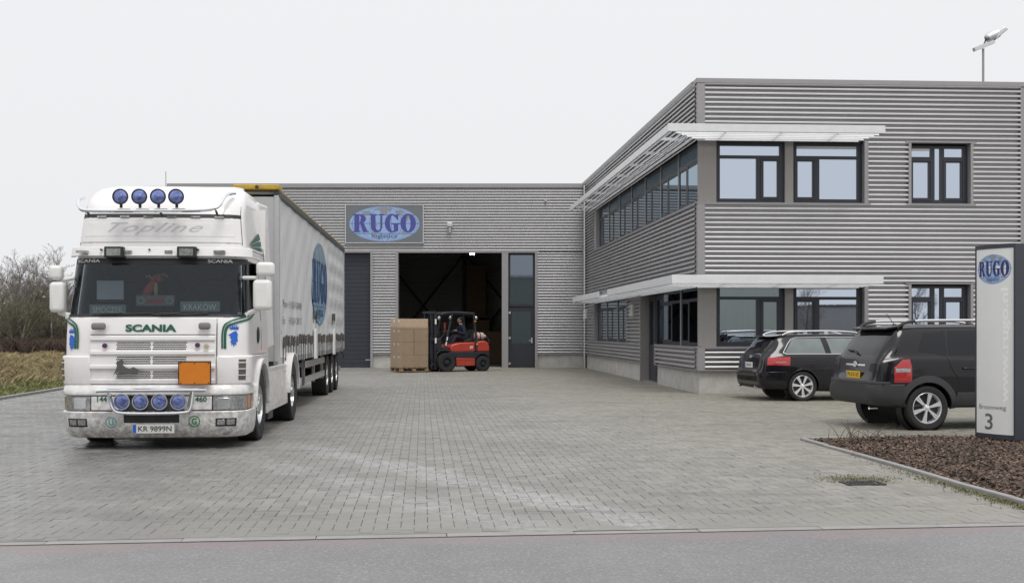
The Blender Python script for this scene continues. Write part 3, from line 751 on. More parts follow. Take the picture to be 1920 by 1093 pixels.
part_box(Wf, 'hall_floor', hallfloor_m, ware, hx0, hx1, -hy, -.001, -.05, .012)
part_box(Wf, 'door_sill', conc_m, ware, d0, d1, -.3, .05, -.05, .016)
bz = 11.9; S2 = 2180 / (49.6 + bz)
bx = lambda px: (px - 960) / S2
bzz = lambda py: 1.58 + (620 - py) / S2
part_box(Wf, 'steel_column', darksteel_m, ware, bx(867), bx(875), -bz - .15, -bz, 0, 7.5)
for p, q in (((868, 480), (770, 604)), ((747, 514), (820, 606)), ((876, 482), (941, 560)), ((941, 575), (905, 622))):
    MB(Wf).tube([(bx(p[0]), -bz + .1, bzz(p[1])), (bx(q[0]), -bz + .1, bzz(q[1]))], .045, 6).build('wind_brace', black_m, ware)
li = thing('ceiling_light', 'lit white lamp glowing under the hall roof behind the top of the open door', 'lamp', (Wx(885) * 1.045, 52.0, pz(475.5) * 1.03))
lm_ = M('lamp_glow', (1, .97, .9), .5, emit=9)
MB().box(-.10, .10, -.22, .22, -.03, .03).build('lamp_tube', lm_, li, smooth=0)
MB().box(-.12, .12, -.24, .24, .031, .07).build('lamp_housing', white_m, li, smooth=0)
MB().tube([(0, 0, .09), (0, 0, 2.2)], .012, 6).build('lamp_rod', darksteel_m, li)
card_m = M('cardboard', (.50, .375, .265), .8, 0, var=.07, vs=5, bump=.05, bs=30)
tape_m = M('packing_tape', (.46, .35, .23), .35)
shaded_card_m = M('shaded_cardboard', (.15, .095, .055), .85, 0, var=.15, vs=4)  # cardboard copy for inside the hall, its shade put into the colour
def carton(x, y, z, w, d, h, label, group=None, rz=0, name='carton'):
    c = MB().box(-w / 2, w / 2, -d / 2, d / 2, 0, h).build(name, card_m if group else shaded_card_m, None, smooth=0, bevel=.006)
    c.location = (x, y, z); c.rotation_euler = (0, 0, rz); tag(c, label, 'carton', group)
    MB().box(-w / 2 + .002, w / 2 - .002, -.03, .03, h - .001, h + .002).build('tape', tape_m, c, smooth=0)
    return c
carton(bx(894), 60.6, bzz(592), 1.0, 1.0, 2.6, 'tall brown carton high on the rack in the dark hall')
rk = thing('storage_rack', 'dark pallet rack standing at the back of the hall', 'rack', (bx(894), 60.6, 0))
for sx in (-.75, .75):
    for sy in (-.6, .6): MB().box(sx - .04, sx + .04, sy - .04, sy + .04, 0, bzz(592) + .3).build('upright', darksteel_m, rk, smooth=0)
for z in (1.2, bzz(592) - .12): MB().box(-.8, .8, -.62, .62, z, z + .11).build('shelf', darksteel_m, rk, smooth=0)
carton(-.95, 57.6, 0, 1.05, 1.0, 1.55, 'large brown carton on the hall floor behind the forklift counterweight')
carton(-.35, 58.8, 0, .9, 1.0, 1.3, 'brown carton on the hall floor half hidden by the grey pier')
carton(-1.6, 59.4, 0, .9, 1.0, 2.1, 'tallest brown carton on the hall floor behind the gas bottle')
# ---- fittings on the warehouse front
sg = thing('wall_sign', 'grey company sign with a blue globe and RUGO lettering on the warehouse front', 'sign', (Wx(721.5), 49.6 - .06, Wz(420.5)))
sw, sh = 147 / 43.95, 73 / 43.95
sgrey = M('sign_grey', (.175, .19, .205), .45, .2, var=.04, vs=2)
MB().box(-sw / 2 + .035, sw / 2 - .035, -.10, 0, -sh / 2 + .035, sh / 2 - .035).build('sign_panel', sgrey, sg, smooth=0)
fr = MB(); fr.box(-sw / 2, sw / 2, -.115, 0, sh / 2 - .035, sh / 2).box(-sw / 2, sw / 2, -.115, 0, -sh / 2, -sh / 2 + .035).box(-sw / 2, -sw / 2 + .035, -.115, 0, -sh / 2 + .035, sh / 2 - .035).box(sw / 2 - .035, sw / 2, -.115, 0, -sh / 2 + .035, sh / 2 - .035)
fr.build('sign_frame', alu_m, sg, smooth=0)
rugo_logo(lambda x, y, o: (x, -.101 - o, y), 131 / 43.95, 66 / 43.95, sg, step=.0015)
def flood(x, y, z, label):
    t = thing('wall_lamp', label, 'lamp', (x, y, z))
    MB().box(-.11, .11, -.30, -.04, .05, .22).build('lamp_head', paintw2_m, t, smooth=0, bevel=.02)
    MB().box(-.10, .10, -.305, -.298, .07, .18).build('lamp_glass', alu_m, t, smooth=0)
    MB().box(-.05, .05, -.16, 0, -.10, .05).lathe([(.001, -.19), (.05, -.18), (.05, -.13), (.001, -.12)], (0, -.1, 0), 'z', 10).build('motion_sensor', paintw2_m, t)
flood(Wx(844), 49.55, Wz(428), 'small white floodlight with sensor on the warehouse wall right of the sign')
flood(Wx(598), 49.55, Wz(432), 'small white floodlight on the warehouse wall just above the trailer roof')
t = thing('wall_sensor', 'tiny white sensor high on the warehouse wall near the office', 'sensor', (Wx(1023), 49.55, Wz(376)))
MB().box(-.05, .05, -.12, 0, -.06, .06).build('housing', paintw2_m, t, smooth=0, bevel=.01); MB().lathe([(.03, -.15), (.03, -.12)], (0, 0, -.01), 'y', 10).build('lens', black_m, t)
def ribbed_lamp(t_, z, label):
    p = Sf(t_, .05, z); L = thing('wall_lamp', label, 'lamp', C0 + Vector(p), math.atan2(SD.y, SD.x))
    MB().box(-.07, .07, 0, .05, -.2, .2).build('back_plate', alu_m, L, smooth=0)
    for k in range(6): MB().lathe([(.02, -.012), (.112, -.01), (.112, .01), (.02, .012)], (0, .12, -.16 + k * .064), 'z', 14).build('lamp_rib', paintw2_m, L)
    MB().lathe([(.05, -.18), (.05, .19)], (0, .12, 0), 'z', 12).build('lamp_core', paintw2_m, L)
ribbed_lamp(8.43, 2.23, 'ribbed grey wall lamp between the entrance door and the three part window')
ribbed_lamp(19.2, 2.25, 'ribbed grey wall lamp near the inner corner of the office wall')

# roof floodlight on its mast
fl = thing('roof_floodlight', 'grey floodlight on a thin mast above the office roof', 'floodlight', (C0.x + 8.86, 33.0, 7.6))
sc_ = 2180 / 33.0
def RL(px, py): return ((px - 960) / sc_ - (C0.x + 8.86), 0, 1.58 + (620 - py) / sc_ - 7.6)
MB().tube([RL(1843.5, 160), RL(1843.5, 92)], .035, 8).build('mast', trim_m, fl)
MB().bar(RL(1826, 94), RL(1863, 79), .16, .10).build('cross_arm', alu_m, fl, smooth=0)
a = Vector(RL(1849, 74)); b = Vector(RL(1872, 62))
MB().tube([a, a + (b - a) * .1, a + (b - a) * .5, b], [.09, .13, .15, .12], 12).build('lamp_body', alu_m, fl)
c1, c2 = Vector(RL(1862, 78)), Vector(RL(1887, 57))
mb = MB(); mb.prism([(c1.x, c1.z), (c2.x, c2.z), (c2.x - .12, c2.z + .06), (c1.x + .14, c1.z + .28)], -.16, .16)
mb.build('reflector_hood', alu_m, fl, smooth=0, bevel=.02)
MB().tube([RL(1845, 84), RL(1850, 70)], .02, 6).build('bracket', darksteel_m, fl)

# building across the road, seen in the lower windows as a reflection
far_m = M('pale_cladding', (.40, .43, .38), .7, 0, var=.05, vs=1, stretch=(6, 6, .1))
ib = thing('industrial_building', 'pale ribbed industrial hall across the road mirrored in the ground floor windows', 'industrial building', (8, -24, 0))
MB().box(-22, 18.5, -12, 0, .0, 7.2).build('wall', far_m, ib, smooth=0)
MB().box(-22.1, 18.6, -12.1, .12, 7.2, 7.45).build('roof_trim', white_m, ib, smooth=0)
for k in range(6):
    x = 3 + k * 1.55; w = MB().box(x, x + 1.45, .002, .08, 1.0, 2.3).build('window', white_m, ib, smooth=0); MB().box(x + .06, x + 1.39, .081, .10, 1.06, 2.24).build('pane', coated_side_m, w, smooth=0)
gb_ = thing('storage_building', 'low dark storage building across the road mirrored in the second ground floor window', 'building', (33, -26, 0))
MB().box(-3.2, 2.5, -8, 0, 0, 3.4).build('wall', trim_m, gb_, smooth=0); MB().box(-3.3, 2.6, -8.1, .1, 3.4, 3.55).build('roof', frame_m, gb_, smooth=0)
# ================================================================= FIELD, TREES
rnd = random.Random(5)
grass_m = M('dry_grass', (.30, .245, .135), .9, 0, var=.38, vs=.7, island=.45)
green_gr = M('green_grass', (.19, .20, .085), .9, 0, var=.3, vs=.8, island=.45)
def blades(n, place, h, lean, w):
    V, F = [], []
    for _ in range(n):
        x, y, z, k = place(); t = rnd.uniform(0, 2 * pi); hh = h * k * rnd.uniform(.4, 1.3); ln = lean * hh * rnd.uniform(.2, 1.4); ww = w * rnd.uniform(.6, 1.4)
        b = len(V); dx, dy = cos(t) * ww, sin(t) * ww; t2 = rnd.uniform(0, 2 * pi); lx, ly = cos(t2) * ln, sin(t2) * ln
        V += [(x - dx, y - dy, z), (x + dx, y + dy, z), (x + dx * .7 + lx * .4, y + dy * .7 + ly * .4, z + hh * .6), (x + lx, y + ly, z + hh)]
        F += [(b, b + 1, b + 2), (b, b + 2, b + 3)]
    return V, F
def fieldpt(a0, a1, b0, b1, kk, pw=1.0):
    def f():
        while True:
            u = rnd.random() ** pw; b = b0 + (b1 - b0) * u; a = a0 - (a0 - a1) * rnd.random() ** 1.3
            x, y, z = G(a, b)
            if -.54 < x / y: return x, y, -.03, kk * (.7 + .6 * abs(sin(x * 1.1) * sin(y * .9)))
    return f
mb = MB(); mb.grid(lambda a, b, o: G(a, b, -.02 + .10 * (sin(a * .9) * sin(b * .6)) * min(1, (-10.6 - a) / 2) + min(.12, (-10.55 - a) * .08)), [-10.56 - .7 * i ** 1.15 for i in range(34)], [3 + 2.0 * i for i in range(36)])
tag(mb.build('field', field_m, recalc=False), 'rough dry meadow left of the yard', kind='structure')
def fz(a, b): return -.02 + .10 * (sin(a * .9) * sin(b * .6)) * min(1, (-10.6 - a) / 2) + min(.12, (-10.55 - a) * .08)
def onfield(a0, a1, b0, b1, kk, pa=1.3):
    def f():
        while True:
            a = a0 - (a0 - a1) * rnd.random() ** pa; b = b0 + (b1 - b0) * rnd.random(); x, y, z = G(a, b)
            if -.56 < x / y < -.30: return x, y, fz(a, b) - .02, kk * (.55 + .9 * abs(sin(x * 1.3 + y * .4) * sin(y * .9 - x * .3)))
    return f
V, F = blades(42000, onfield(-10.55, -14.6, 6, 46, 1), .11, .9, .016)
mb = MB(); mb.v, mb.fc = V, F; tag(mb.build('green_grass', green_gr, smooth=0, recalc=False), 'short green grass along the left kerb', 'grass', kind='stuff')
V, F = blades(100000, onfield(-11.6, -33, 8, 64, 1, 1.0), .20, 1.2, .018)
mb = MB(); mb.v, mb.fc = V, F; tag(mb.build('dry_grass', grass_m, smooth=0, recalc=False), 'tall golden dry grass filling the meadow', 'grass', kind='stuff')
bram_m = M('bramble', (.085, .058, .045), .95, 0, var=.4, vs=.5, island=.5)
def hedgept():
    x = rnd.uniform(-48, -14); y = rnd.uniform(68, 80); return x, y, 0, 1
V, F = blades(42000, hedgept, .95, .8, .03)
mb = MB(); mb.v, mb.fc = V, F; tag(mb.build('bramble_thicket', bram_m, smooth=0, recalc=False), 'low brown bramble thicket between the meadow and the trees', 'bramble thicket', kind='stuff')

def grow(seed, h, spread, levels, nb, r0, up=.55, multi=1, twig=(.35, .9), tw_r=.012, seg=4, base=.25):
    """bare winter tree: returns trunk and branch meshes"""
    rr = random.Random(seed); T, B = MB(), MB()
    def path(p, d, ln, r, lvl):
        pts = [p]; rs = [r]; n = seg if lvl < 2 else 3
        for i in range(n):
            d = (d + Vector((rr.uniform(-1, 1), rr.uniform(-1, 1), rr.uniform(-.4, .9) * up)) * (.16 if lvl == 0 else .28)).normalized()
            p = p + d * ln / n; pts.append(p); rs.append(r * (1 - .72 * (i + 1) / n))
        (T if lvl == 0 else B).tube(pts, rs, 6 if lvl == 0 else (4 if lvl < 2 else 3), caps=False)
        if lvl >= levels:
            return
        k = nb[lvl]
        for j in range(k):
            f = (base if lvl == 0 else .2) + (1 - (base if lvl == 0 else .2)) * (j + rr.random()) / k; i = min(int(f * n), n - 1); q = pts[i].lerp(pts[i + 1], f * n - i)
            az_ = rr.uniform(0, 2 * pi); tl = rr.uniform(.5, 1.05) if lvl else rr.uniform(.45, 1.0) * spread
            ax = Vector((cos(az_), sin(az_), 0)); dd_ = (d * cos(tl) + (ax - d * ax.dot(d)).normalized() * sin(tl) + Vector((0, 0, .12))).normalized()
            L = ln * rr.uniform(.38, .62) * (1.15 - .55 * f)
            path(q, dd_, L, max(rs[i] * .55, tw_r), lvl + 1)
    for m_ in range(multi):
        a = 2 * pi * m_ / multi + rr.random(); t = (.0 if multi == 1 else rr.uniform(.15, .75))
        path(Vector((cos(a) * .15 * (multi > 1), sin(a) * .15 * (multi > 1), 0)), Vector((cos(a) * sin(t), sin(a) * sin(t), cos(t))), h * rr.uniform(.85, 1), r0, 0)
    return T, B
bark_m = M('bark', (.105, .090, .080), .95, 0, var=.3, vs=3)
hazy_twigs_m = M('hazy_twigs', (.19, .175, .172), .95, 0, var=.3, vs=.6)  # distance haze is put into this colour, greyer and paler than bare twigs
oliv_m = M('olive_twigs', (.15, .14, .095), .95, 0, var=.3, vs=1)
evr_m = M('ivy_green', (.095, .088, .075), .9, 0, var=.4, vs=.5, island=.5)
protos = []
for i in range(4):
    T, B = grow(31 + i, 8.0, 1.0, 4, (13, 7, 5, 4), .16, tw_r=.010, base=.22)
    protos.append((T, B))
meshes = []
def tree(k, x, y, s, rz, label, group=None, wide=1.0, cat='tree'):
    r = thing('bare_tree', label, cat, (x, y, -.1), rz, group); r.scale = (s * wide, s * wide, s)
    if k not in [m[0] for m in meshes]:
        a = protos[k][0].build('trunk', bark_m, r, smooth=0, recalc=False); b = protos[k][1].build('crown', hazy_twigs_m, r, smooth=0, recalc=False)
        meshes.append((k, a, b))
    else:
        _, a, b = [m for m in meshes if m[0] == k][0]
        for o in (a, b): c = o.copy(); COL.objects.link(c); c.parent = r
    return r
GRP = 'bare trees in the wood beyond the meadow'
def tx(px, y): return (px - 960) / 2180 * y
tree(0, tx(127, 92), 92, .98, .4, 'tall bare tree whose crown rises beside the left mirror of the lorry', wide=.95)
tree(1, tx(72, 94), 94, .86, 2, 'slim upright bare tree left of the one beside the lorry mirror', wide=.75)
tree(2, tx(12, 90), 90, .84, 1, 'wide bare tree crown at the left edge of the picture')
tree(3, tx(48, 96), 96, .80, 3, 'bare tree just right of the wide crown at the left edge')
for k in range(20):
    y = rnd.uniform(96, 112); px = -330 + k * 30 + rnd.uniform(-8, 8)
    tree(k % 4, tx(px, y), y, rnd.uniform(.72, .90), rnd.uniform(0, 6), 'bare grey winter tree in the dense row of the wood', GRP, wide=1.15)
for k in range(10):
    y = rnd.uniform(93, 96); px = -20 + k * 20 + rnd.uniform(-6, 6)
    tree((k + 2) % 4, tx(px, y), y, rnd.uniform(.55, .72), rnd.uniform(0, 6), 'small bare understorey tree at the edge of the wood', 'small bare trees at the wood edge', wide=1.3)
tree(1, 26.6, -20, .58, 1, 'small bare street tree across the road mirrored in the second ground floor window')
tree(3, 34.0, -18, .55, 2, 'small bare street tree across the road mirrored in the right hand ground floor window')
# ivy covered lower mass
def ivy():
    y = rnd.uniform(97, 106); x = tx(rnd.uniform(-300, 240), y); return x, y, abs(rnd.gauss(0, 1.3)) + 0, 1
V, F = scatter_quads(52000, lambda: ivy()[:3], .11, .3, rnd, 1.2)
mb = MB(); mb.v, mb.fc = V, F; tag(mb.build('undergrowth', evr_m, smooth=0, recalc=False), 'dark tangled undergrowth between the bare trees', 'undergrowth', kind='stuff')
T, B = grow(77, 4.2, 1.1, 3, (12, 8, 6), .05, up=.5, multi=9, tw_r=.010, base=.12)
bush = thing('willow_bush', 'large olive green bare bush with pale stems in the meadow at the left edge', 'bush', (tx(26, 72), 72, .2))
T.build('trunk', M('pale_stems', (.24, .22, .15), .9, var=.1), bush, smooth=0, recalc=False); B.build('crown', oliv_m, bush, smooth=0, recalc=False)
T, B = grow(78, 3.2, 1.1, 3, (12, 8, 5), .04, up=.5, multi=7, tw_r=.010, base=.12)
bush = thing('willow_bush', 'smaller dark bare bush between the olive bush and the lorry', 'bush', (tx(104, 76), 76, .2))
T.build('trunk', bark_m, bush, smooth=0, recalc=False); B.build('crown', oliv_m, bush, smooth=0, recalc=False)
# street lamp and white rail
sy = 2180 / 86
def ZL(py): return 1.58 + (620 - py) / sy
lp = thing('street_lamp', 'slim pale street lamp in front of the wood left of the lorry', 'street lamp', (tx(96.5, 86), 86, 0))
pm = M('lamp_post_grey', (.42, .42, .42), .5, .2, var=.1)
MB().tube([(0, 0, 0), (0, 0, 2), (0, 0, ZL(558))], [.075, .06, .04], 8).build('post', pm, lp)
MB().tube([(0, 0, ZL(558)), (-.4, 0, ZL(556.5))], .03, 6).build('arm', pm, lp)
MB().ellipsoid((-.62, 0, ZL(557)), (.3, .11, .07), 10, 6).build('lamp_head', pm, lp)
rl = thing('rail_fence', 'low white rail fence at the far end of the meadow', 'fence', (tx(90, 84), 84, 0))
for k in range(8): MB().box(-4 + k * 1.6, -3.92 + k * 1.6, -.04, .04, 0, 1.0).build('post', white_m, rl, smooth=0)
for z in (.93, .62): MB().box(-4.1, 7.4, -.05, -.041, z - .04, z + .04).build('rail', white_m, rl, smooth=0)

# ================================================================= SIGN PYLON
py_ = thing('sign_pylon', 'tall grey and anthracite sign pylon with the RUGO globe standing in the planting bed', 'sign', (6.86, 16.5, 0))
pl, pr = Vector((tx(1829, 16.8), 16.8, 0)), Vector((tx(1904, 16.2), 16.2, 0)); PC = Vector((6.86, 16.5, 0))
pd = (pr - pl); PWid = pd.length; pd.normalize(); pn = Vector((pd.y, -pd.x, 0))   # pn looks at the camera side
def Pf(a, o, z):                                # a 0..PWid, o outward, slightly bulged face
    bul = .05 * (1 - ((a / PWid - .5) * 2) ** 2)
    p = pl + pd * a + pn * (o + bul) - PC; return (p.x, p.y, z)
def Pq(a, o, z): p = pl + pd * a + pn * o - PC; return (p.x, p.y, z)
ptop, pbot = 2.80, .10
face_m = M('pylon_grey', (.79, .795, .785), .5, .1, var=.03, vs=2); pfr = M('pylon_anthracite', (.045, .052, .065), .4, .2, var=.05)
mb = MB(Pf); NA = [i / 12 for i in range(13)]
mb.grid(lambda a, z, o: (a, o, z), [.028 + (PWid - .04) * t for t in NA], [pbot + .02, ptop - .06], th=.02).build('face_panel', face_m, py_)
mb = MB(Pq)
mb.box(-.0, .028, -.14, .012, pbot - .02, ptop - .03).box(PWid - .012, PWid + .02, -.20, .03, pbot - .05, ptop)
mb.build('edge_profile', pfr, py_, smooth=0, bevel=.008)
mb = MB(Pf); mb.grid(lambda a, z, o: (a, o + .006, z), [.0 + (PWid) * t for t in NA], [ptop - .06, ptop], th=.19).build('top_cap', pfr, py_)
mb = MB(Pf); mb.grid(lambda a, z, o: (a, o + .004, z), [.0 + (PWid) * t for t in NA], [pbot - .05, pbot + .02], th=.16).build('bottom_cap', pfr, py_)
MB(Pq).box(.028, PWid - .012, -.17, -.02, pbot, ptop - .06).build('core', pfr, py_, smooth=0)
MB(Pq).box(.08, .16, -.14, -.04, -.1, pbot).box(PWid - .2, PWid - .12, -.14, -.04, -.1, pbot).build('foot', darksteel_m, py_, smooth=0)
def zp(py, a): return 1.58 + (620 - py) / (2180 / (pl + pd * a).y)
navy_m = M('navy_letters', (.02, .03, .16), .4)
rugo_logo(lambda x, y, o: Pf(PWid * .50 + x, o, zp(505, PWid * .5) + y), PWid * .84, .42, py_, navy_m, step=.0008, lm=line_m)
pale_film = M('pale_film', (.90, .905, .91), .35)
lettering('www.rugo.nl', lambda x, y: Pf(PWid * .80 - y, .0015, 1.37 + x), pale_film, py_, 'web_address', fit=(1.62, .15), bold=.025)
lettering('Broomweg', lambda x, y: Pf(PWid * .47 + x, .0015, zp(764, .3) + y), M('film_grey', (.14, .14, .15), .5), py_, 'street_name', fit=(.46, .085), bold=.0)
lettering('3', lambda x, y: Pf(PWid * .40 + x, .0015, zp(790, .3) + y), M('film_grey', (.14, .14, .15), .5), py_, 'house_number', fit=(.14, .23), bold=.012)

# ================================================================= WHEELS
def wheel(parent, c, Rr, w, rim_r, side, spokes=5, rim_mat=None, kind='car', name='wheel'):
    """axis along local y; side -1 = outer face towards -y"""
    rim_mat = rim_mat or alu_m; hw = w / 2
    tp = [(rim_r, -hw * .82), (rim_r + .015, -hw * .95), (Rr - .035, -hw), (Rr - .008, -hw * .86), (Rr, -hw * .6), (Rr, hw * .6), (Rr - .008, hw * .86), (Rr - .035, hw), (rim_r + .015, hw * .95), (rim_r, hw * .82)]
    t = MB(); t.lathe(tp, (0, 0, 0), 'y', 40)
    nt_ = 44
    if kind != 'car':                                # tread blocks
        for k in range(nt_):
            a = 2 * pi * k / nt_; r1, r2 = Rr - .004, Rr + .008
            for y0, y1 in ((-hw * .95, -hw * .35), (-hw * .2, hw * .2), (hw * .35, hw * .95)):
                vs = []
                for r_ in (r1, r2):
                    for aa in (a - .045, a + .045):
                        for yy in (y0, y1): vs.append((r_ * cos(aa), yy, r_ * sin(aa)))
                t.add(vs, [(4, 5, 7, 6), (0, 1, 5, 4), (2, 6, 7, 3), (0, 4, 6, 2), (1, 3, 7, 5)])
    o = t.build(name, rubber_m, parent, recalc=False); o.location = c
    s = side
    r = MB()
    if kind == 'car':
        r.lathe([(rim_r + .002, s * hw * .80), (rim_r - .008, s * hw * .86), (rim_r - .022, s * hw * .70), (rim_r - .03, s * hw * .1), (rim_r - .03, -s * hw * .6)], (0, 0, 0), 'y', 36)
        for k in range(spokes):
            a = 2 * pi * k / spokes + .3
            for da, wd in ((-.10, .016), (.10, .016)):
                p = (.035 * cos(a), s * hw * .66, .035 * sin(a)); q = ((rim_r - .01) * cos(a + da), s * hw * .74, (rim_r - .01) * sin(a + da))
                r.bar(p, q, .025, wd * 1.5)
            r.bar((.04 * cos(a), s * hw * .60, .04 * sin(a)), ((rim_r - .015) * cos(a), s * hw * .66, (rim_r - .015) * sin(a)), .02, .03)
        r.lathe([(.001, s * hw * .82), (.03, s * hw * .80), (.055, s * hw * .66), (.06, s * hw * .4)], (0, 0, 0), 'y', 20)
        rr_ = r.build('rim', rim_mat, o, recalc=False)
        MB().lathe([(.001, s * hw * .15), (rim_r - .035, s * hw * .15)], (0, 0, 0), 'y', 24).build('brake_disc', darksteel_m, o, recalc=False)
    else:
        dish = s * hw * (.15 if kind == 'drive' else .75)
        r.lathe([(rim_r + .01, s * hw * .85), (rim_r - .02, s * hw * .9), (rim_r - .035, s * hw * .6), (rim_r - .05, dish * .4), (rim_r * .62, dish * .5), (rim_r * .5, dish), (rim_r * .42, dish), (rim_r * .36, s * hw * .95), (rim_r * .28, s * hw * 1.0), (.001, s * hw * 1.0)], (0, 0, 0), 'y', 32)
        for k in range(10):
            a = 2 * pi * k / 10; cx, cz = rim_r * .46 * cos(a), rim_r * .46 * sin(a)
            r.lathe([(.016, dish), (.016, dish + s * .03), (.001, dish + s * .032)], (cx, 0, cz), 'y', 6)
        r.build('rim', rim_mat, o, recalc=False)
    return o
def plate(parent, fn, w, h, txt, bg_col, ink, eu=True, name='number_plate'):
    mb = MB(); mb.add([fn(-w / 2, -h / 2, 0), fn(w / 2, -h / 2, 0), fn(w / 2, h / 2, 0), fn(-w / 2, h / 2, 0), fn(-w / 2, -h / 2, .008), fn(w / 2, -h / 2, .008), fn(w / 2, h / 2, .008), fn(-w / 2, h / 2, .008)],
                      [(0, 3, 2, 1), (4, 5, 6, 7), (0, 1, 5, 4), (1, 2, 6, 5), (2, 3, 7, 6), (3, 0, 4, 7)])
    p = mb.build(name, bg_col, parent, smooth=0)
    if eu:
        e_ = MB(); e_.add([fn(-w / 2 + .003, -h / 2 + .003, .009), fn(-w / 2 + w * .085, -h / 2 + .003, .009), fn(-w / 2 + w * .085, h / 2 - .003, .009), fn(-w / 2 + .003, h / 2 - .003, .009)], [(0, 1, 2, 3)])
        e_.build('country_band', blue_m, p, smooth=0, recalc=False)
    if txt: lettering(txt, lambda x, y: fn(x + w * .035, y, .0095), ink, p, 'plate_characters', fit=(w * .80, h * .62), bold=.012)
    return p
# ================================================================= LORRY TRACTOR
TO = Vector((-4.775, 15.4, 0)); TA = R(3.5); tc_, ts_ = cos(TA), sin(TA)
truck = thing('lorry_tractor', 'white long distance lorry tractor with roof lamp bar, orange plate and green stripes', 'lorry', TO, TA)
def T(px, py, y):
    r = (px - 960) / FPX; x = (r * (TO.y + y * tc_) - TO.x + y * ts_) / (tc_ - r * ts_); Y = TO.y + x * ts_ + y * tc_
    return Vector((x, y, EYE + (HOR - py) / FPX * Y))
UP = [(.86, 1.205, .05, .30), (1.10, 1.215, .03, .30), (1.68, 1.21, .07, .30), (1.80, 1.19, .12, .30), (2.2, 1.17, .23, .30), (2.60, 1.15, .34, .30), (2.74, 1.14, .38, .30), (3.14, 1.10, .46, .28),
      (3.28, 1.09, .53, .28), (3.40, 1.08, .64, .28), (3.50, 1.055, .78, .28), (3.58, 1.01, .95, .27), (3.63, .93, 1.15, .25), (3.66, .80, 1.4, .22), (3.675, .55, 1.7, .15)]
LO = [(.14, 1.14, .14, .32), (.20, 1.18, .04, .32), (.32, 1.20, -.01, .32), (.50, 1.215, -.035, .32), (.70, 1.22, -.03, .32), (.78, 1.225, -.035, .32), (.87, 1.21, .02, .30)]
BACK = 2.12
def shell(tab):
    def lv(z):
        if z <= tab[0][0]: return tab[0][1:]
        for a, b in zip(tab[:-1], tab[1:]):
            if z <= b[0]:
                t = (z - a[0]) / (b[0] - a[0]); return tuple(p + (q - p) * t for p, q in zip(a[1:], b[1:]))
        return tab[-1][1:]
    def P(u, z, o=0.0):
        """u: -1..1 round the front (corner included), 1..2 along the side to the back"""
        hw, yf, rr = lv(z); sg = -1 if u < 0 else 1; a = abs(u); L1 = hw - rr; tot = L1 + rr * pi / 2; bl = .05
        if a <= 1:
            s = a * tot
            if s <= L1: x, y = s, yf + bl * (s / L1) ** 2; nx, ny = .08 * s / L1, -1
            else:
                th = (s - L1) / rr; x, y = L1 + rr * sin(th), yf + bl + rr * (1 - cos(th)); nx, ny = sin(th), -cos(th)
        else:
            y0 = yf + bl + rr; x, y = hw, y0 + (a - 1) * (BACK - y0); nx, ny = 1, 0
        return (sg * (x + nx * o), y + ny * o, z)
    def ux(x, z):
        hw, yf, rr = lv(z); L1 = hw - rr; tot = L1 + rr * pi / 2; a = abs(x)
        s = a if a <= L1 else L1 + rr * math.asin(min(1, (a - L1) / rr)); return math.copysign(min(1, s / tot), x)
    def uy(side, y, z):
        hw, yf, rr = lv(z); y0 = yf + .05 + rr; L1 = hw - rr; tot = L1 + rr * pi / 2
        if y >= y0: return side * (1 + (y - y0) / (BACK - y0))
        c = 1 - max(0, (y - yf - .05)) / rr; return side * (L1 + rr * math.acos(max(-1, min(1, c)))) / tot
    return P, ux, uy
CP, cux, cuy = shell(UP); LP_, lux, luy = shell(LO)
def patch(P, u0, u1, z0, z1, off, nu=10, nz=4, th=.02):
    """slab lying on the shell between u0..u1 and z0..z1 (numbers or functions of z)"""
    mb = MB()
    f = lambda t, s, o: P((u0 + (u1 - u0) * t), z0 + (z1 - z0) * s, off + o)
    return mb.grid(f, [i / nu for i in range(nu + 1)], [i / nz for i in range(nz + 1)], th=th)
# cab shell with openings
us = [-2, -1.75, -1.5, -1.3, -1.15, -1.05, -1.0] + [-.97, -.93, -.88, -.82, -.75, -.66, -.5, -.33, -.16, 0, .16, .33, .5, .66, .75, .82, .88, .93, .97] + [1.0, 1.05, 1.15, 1.3, 1.5, 1.75, 2]
zs = [.87, 1.0, 1.25, 1.5, 1.70, 1.78, 1.86, 2.0, 2.2, 2.4, 2.54, 2.60, 2.66, 2.74, 2.85, 3.0, 3.14, 3.21, 3.28, 3.34, 3.40, 3.45, 3.50, 3.54, 3.58, 3.61, 3.63, 3.65, 3.66, 3.67, 3.675]
cab = MB()
for i in range(len(us) - 1):
    for j in range(len(zs) - 1):
        ua, ub, za, zb = us[i], us[i + 1], zs[j], zs[j + 1]; um, zm = (ua + ub) / 2, (za + zb) / 2
        if abs(um) < .97 and 1.78 < zm < 2.54: continue
        if 1.0 < abs(um) < 1.5 and 1.86 < zm < 2.54: continue
        if abs(um) > 1.15 and zm < 1.25: continue
        cab.add([CP(ua, za), CP(ub, za), CP(ub, zb), CP(ua, zb)], [(0, 1, 2, 3)])
tb = [CP(u, 3.675) for u in us]; cab.add(tb + [(0, BACK, 3.675)], [tuple(range(len(tb)))])
cabo = cab.build('cab', paintw_m, truck, smooth=50, bevel=0)
MB().box(-1.18, 1.18, BACK - .02, BACK, 1.2, 3.4).build('cab_back', paintw_m, truck, smooth=0)
